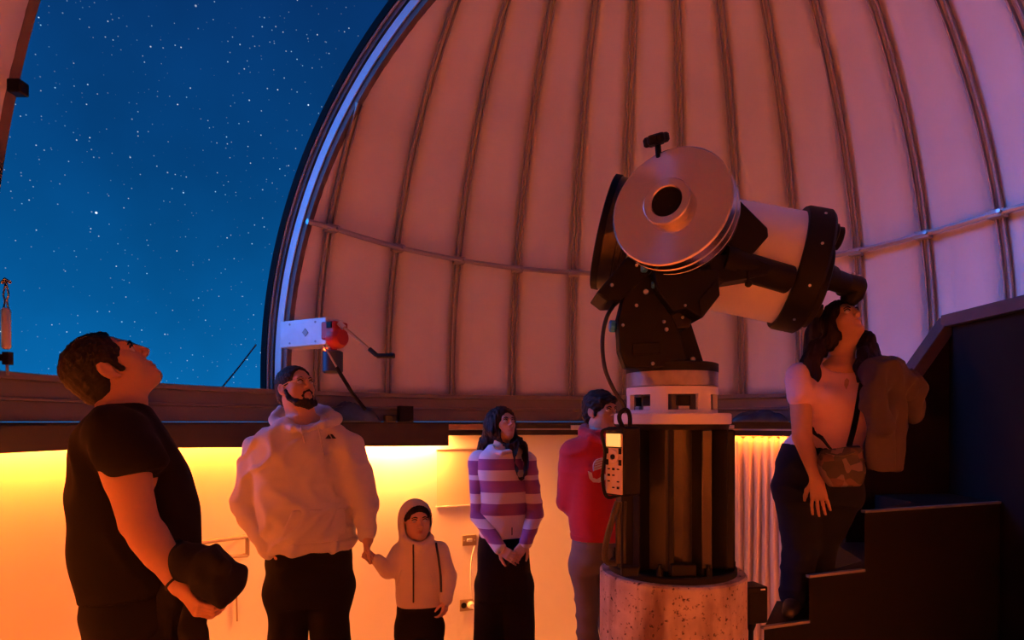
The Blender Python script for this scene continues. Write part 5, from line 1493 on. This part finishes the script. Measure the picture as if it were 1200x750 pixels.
# ---------------------------------------------------------------- woman at the eyepiece
def woman():
    d = 2.9; zf = .562; e = person((P(950, 720, d).x, d, zf), 'long-haired woman in a pink T-shirt looking up into the telescope eyepiece')
    xa, fa = yawvec(-14); fr = Frame(P(986, 379, 2.9), 16, 33, 0, .93)
    sec = [(P(986, 424, d), .07, .065), (P(985, 431, d), .135, .085), (P(984, 440, d), .170, .10), (P(983, 458, d), .172, .12), (P(983, 475, d), .165, .132), (P(981, 495, d), .145, .115), (P(974, 513, d), .160, .12), (P(964, 532, d), .185, .135)]
    sh, el, wr = P(937, 440, 2.86), P(940, 512, 2.80), P(957, 561, 2.71); sh2, el2, wr2 = P(1024, 438, 2.94), P(1046, 505, 2.90), P(1034, 512, 2.76)
    hips = P(957, 556, d); kn = [Vector((1.405, 2.985, .885)), Vector((1.520, 3.030, .885))]; an = [Vector((1.372, 2.985, zf + .081)), Vector((1.540, 3.100, zf + .081))]
    F = Field((P(890, 0, d).x, d - .38, zf), (P(1080, 0, d).x, d + .32, 2.14), .005)
    head(F, fr, fem=True, jaw=.94); F.chain([fr(0, -.025, -.05), P(985, 428, d)], [.048, .056], .03); F.cap(fr(0, .01, -.07), P(986, 424, d - .01), .038, .045, .03)
    F.loft([(c, a - .015, b - .015) for c, a, b in sec], xa, fa, .03); F.ell(P(985, 432, d), (.15, .085, .03), None, .03)
    F.chain([sh, el, wr], [.052, .042, .026], .03); F.chain([sh2, el2, wr2], [.05, .042, .027], .03)
    hand(F, wr, P(963, 605, 2.68) - wr, (.5, .6, 0), -1, .92, (.08, .12, .1), .16); hand(F, wr2, (-.35, -.1, -.5), (-.6, .6, 0), 1, .92, (.5, .6, .5))
    legs(F, hips, xa, fa, .085, kn, an, [.09, .058, .038]); shape(F, 'body', M_skinB, e, tint=lips_tint(fr)); eyes(fr, e)
    S = fr.s; H = Field(P(925, 340, 2.9) - Vector((0, .28, .62)), P(1050, 335, 2.9) + Vector((0, .3, .1)), .005)
    H.ell(fr(0, -.018, .034), np.array((.086, .110, .090)) * S, fr.R, .01)
    H.chain([fr(0, -.07, .01), P(968, 395, 3.02), P(966, 430, 3.06), P(968, 465, 3.07)], [.09, .10, .105, .06], .04, flat=(Vector((0, 1, 0)), .7))
    H.chain([fr(-.076, -.015, .01), fr(-.084, -.05, -.05), P(958, 405, 2.86), P(951, 425, 2.83), P(958, 446, 2.775)], [.026, .032, .038, .032, .010], .03)
    H.chain([P(956, 412, 2.84), P(948, 424, 2.86), P(934, 436, 2.90)], [.03, .03, .012], .03)
    H.chain([fr(.07, -.01, .02), fr(.08, -.02, -.06), P(1015, 400, 2.86), P(1018, 425, 2.82), P(1016, 448, 2.78)], [.026, .03, .04, .045, .018], .03)
    H.chain([P(1012, 395, 2.92), P(1024, 420, 2.90), P(1027, 440, 2.88)], [.03, .035, .015], .03); H.chain([P(1010, 405, 2.82), P(1006, 430, 2.775), P(1008, 446, 2.77)], [.025, .022, .008], .02)
    H.ell(fr(0, .098, -.020), np.array((.060, .06, .098)) * S, fr.R, .014, True); H.ell(fr(0, .06, -.10), np.array((.066, .075, .08)) * S, fr.R, .01, True)
    H.ell(fr(-.092, -.006, -.008), np.array((.024, .018, .028)) * S, fr.R, .006, True)
    w = waves(61, 200, 9, (1.4, 1.4, .12)); w2 = waves(62, 55, 6, (1.3, 1.3, .4)); shape(H, 'hair', M_hairbrown, e, lambda V: .0035 * w(V) + .006 * w2(V))
    T = Field((P(895, 0, d).x, d - .38, P(0, 545, d).z), (P(1080, 0, d).x, d + .34, 1.80), .006)
    T.loft(sec, xa, fa, .03); T.chain([sh, P(937, 464, 2.83)], [.058, .054], .05); T.chain([sh2, P(1031, 464, 2.92)], [.058, .054], .05)
    for s in (-1, 1): T.ell(P(984 + s * 18, 470, 2.815), (.055, .045, .055), None, .06)
    T.ell(P(987, 427, 2.83), (.080, .085, .045), None, .012, True)
    o, VQ = shape(T, 't_shirt', M_pink, e, folds(64, .007, 30, (.5, .5, 1.3))); bv = bvh_of(VQ)
    print_on(bv, [[(992, 443), (995, 446), (994, 452), (991.5, 457), (989, 452), (989.5, 446)]], 'keyhole_opening', M_skinB, e, .003)
    print_on(bv, [[(1012, 457), (1018, 454), (1017, 466), (1011, 470)]], 'chest_print', M_greyjacket, e, .004)
    Pn = Field((P(890, 0, d).x, d - .34, zf + .02), (P(1040, 0, d).x, d + .32, P(0, 518, d).z), .008)
    Pn.loft([(P(963, 524, d), .172, .122), (P(959, 545, d), .190, .138), (P(957, 575, d), .190, .138), (P(957, 588, d), .175, .12)], xa, fa, .02)
    legs(Pn, P(957, 575, d), xa, fa, .092, kn, [a_ for a_ in an], [.105, .084, .066]); shape(Pn, 'jeans', M_navy, e, folds(68, .004, 34))
    shoe(e, an[0], (-.57, -.82, 0), M_shoe, .85); shoe(e, an[1], (-.85, -.53, 0), M_shoe, .85)
    # shoulder bag
    b = empty('shoulder_bag', P(985, 568, 2.66)); tag(b, 'small dark patterned shoulder bag hanging across the woman', 'bag')
    M_bag = bpy.data.materials.new('patterned_bag_cloth'); M_bag.use_nodes = True; t = M_bag.node_tree; bs = t.nodes['Principled BSDF']; bs.inputs['Roughness'].default_value = .7
    tc = t.nodes.new('ShaderNodeTexCoord'); vo = t.nodes.new('ShaderNodeTexVoronoi'); vo.inputs['Scale'].default_value = 26; t.links.new(tc.outputs['Object'], vo.inputs['Vector'])
    rp = t.nodes.new('ShaderNodeValToRGB'); t.links.new(vo.outputs['Color'], rp.inputs[0]); cr = rp.color_ramp; cr.interpolation = 'CONSTANT'
    cr.elements[0].color = (.012, .010, .014, 1); cr.elements[1].position = .35; cr.elements[1].color = (.09, .04, .045, 1)
    for p_, c_ in ((.5, (.02, .014, .02)), (.62, (.14, .10, .11)), (.74, (.05, .028, .02)), (.88, (.02, .02, .03))): q = cr.elements.new(p_); q.color = (*c_, 1)
    t.links.new(rp.outputs[0], bs.inputs['Base Color'])
    B = Field(P(955, 575, 2.66) - Vector((0, .1, .05)), P(1015, 515, 2.66) + Vector((0, .12, .05)), .006)
    B.loft([(P(984, 525, 2.67), .075, .03), (P(984, 532, 2.665), .088, .042), (P(986, 550, 2.66), .09, .048), (P(988, 563, 2.66), .078, .042), (P(989, 569, 2.66), .06, .03)], xa, fa, .02, 2.8)
    o2, VQ2 = shape(B, 'pouch', M_bag, b, folds(71, .004, 40)); bv2 = bvh_of(VQ2)
    line_on(bv2, [(968, 531), (985, 534), (1001, 530)], .004, 'flap_seam', M_zip, b); q = P(1004, 552, 2.63); MB().lathe(q, q + Vector((0, -1, 0)), [(0, .006), (.004, .006), (.006, .003)], 10).build('stud', M_gold, b)
    def strap(pts, name):
        vs = [Vector(p_) for p_ in pts]; vs = bez(vs, 26); rows = []
        for i, p_ in enumerate(vs):
            t_ = (vs[min(i + 1, len(vs) - 1)] - vs[max(i - 1, 0)]).normalized(); s_ = t_.cross(Vector((.1, -1, .15))).normalized()
            rows.append([p_ - s_ * .013, p_ + s_ * .013])
        mb = MB(); mb.grid(rows); o_ = mb.build(name, M_blackpl, b, smooth=60, fix=False); m_ = o_.modifiers.new('solid', 'SOLIDIFY'); m_.thickness = .004; return o_
    on = lambda x, y, dd: (cast(bv, x, y, .010) or P(x, y, dd))
    strap([P(1013, 429, 2.88), on(1012, 434, 2.80), on(1009, 450, 2.75), on(1005, 475, 2.73), on(1000, 500, 2.72), P(995, 524, 2.67)], 'strap')
    strap([P(974, 526, 2.66), on(962, 513, 2.74), on(950, 502, 2.77), P(936, 490, 2.86), P(928, 475, 2.98), P(945, 440, 3.05), P(1000, 424, 2.98), P(1013, 429, 2.88)], 'strap')
    # jacket over her other arm
    J = Field(P(1000, 560, 2.68) - Vector((.1, .12, .1)), P(1100, 415, 2.85) + Vector((.1, .2, .08)), .007)
    J.chain([P(1032, 440, 2.72), P(1048, 446, 2.76), P(1066, 455, 2.82)], [.085, .080, .055], .04)
    J.chain([P(1028, 445, 2.68), P(1024, 475, 2.66), P(1034, 500, 2.66)], [.055, .055, .05], .03)
    J.chain([P(1064, 452, 2.80), P(1070, 475, 2.82), P(1072, 484, 2.82)], [.06, .062, .045], .03, flat=(Vector((0, 1, 0)), .5))
    J.chain([P(1032, 490, 2.69), P(1031, 520, 2.69), P(1031, 548, 2.69)], [.068, .068, .066], .03, flat=(Vector((0, 1, 0)), .40))
    J.chain([P(1044, 470, 2.72), P(1050, 500, 2.74), P(1044, 545, 2.74)], [.06, .055, .05], .03, flat=(Vector((0, 1, 0)), .6))
    zb = P(0, 552, 2.66).z; J.put(J.lo, J.lo + 3, lambda X, Y, Z: (Z - zb) + 0 * X + 0 * Y, 0, True)
    o3, _ = shape(J, 'jacket', M_greyjacket, None, folds(75, .013, 34, (1.1, 1.1, .6))); tag(o3, 'dark grey jacket draped over the arm of the woman in pink', 'jacket')


man_black_tee(); man_hoodie(); child(); girl(); boy(); woman()
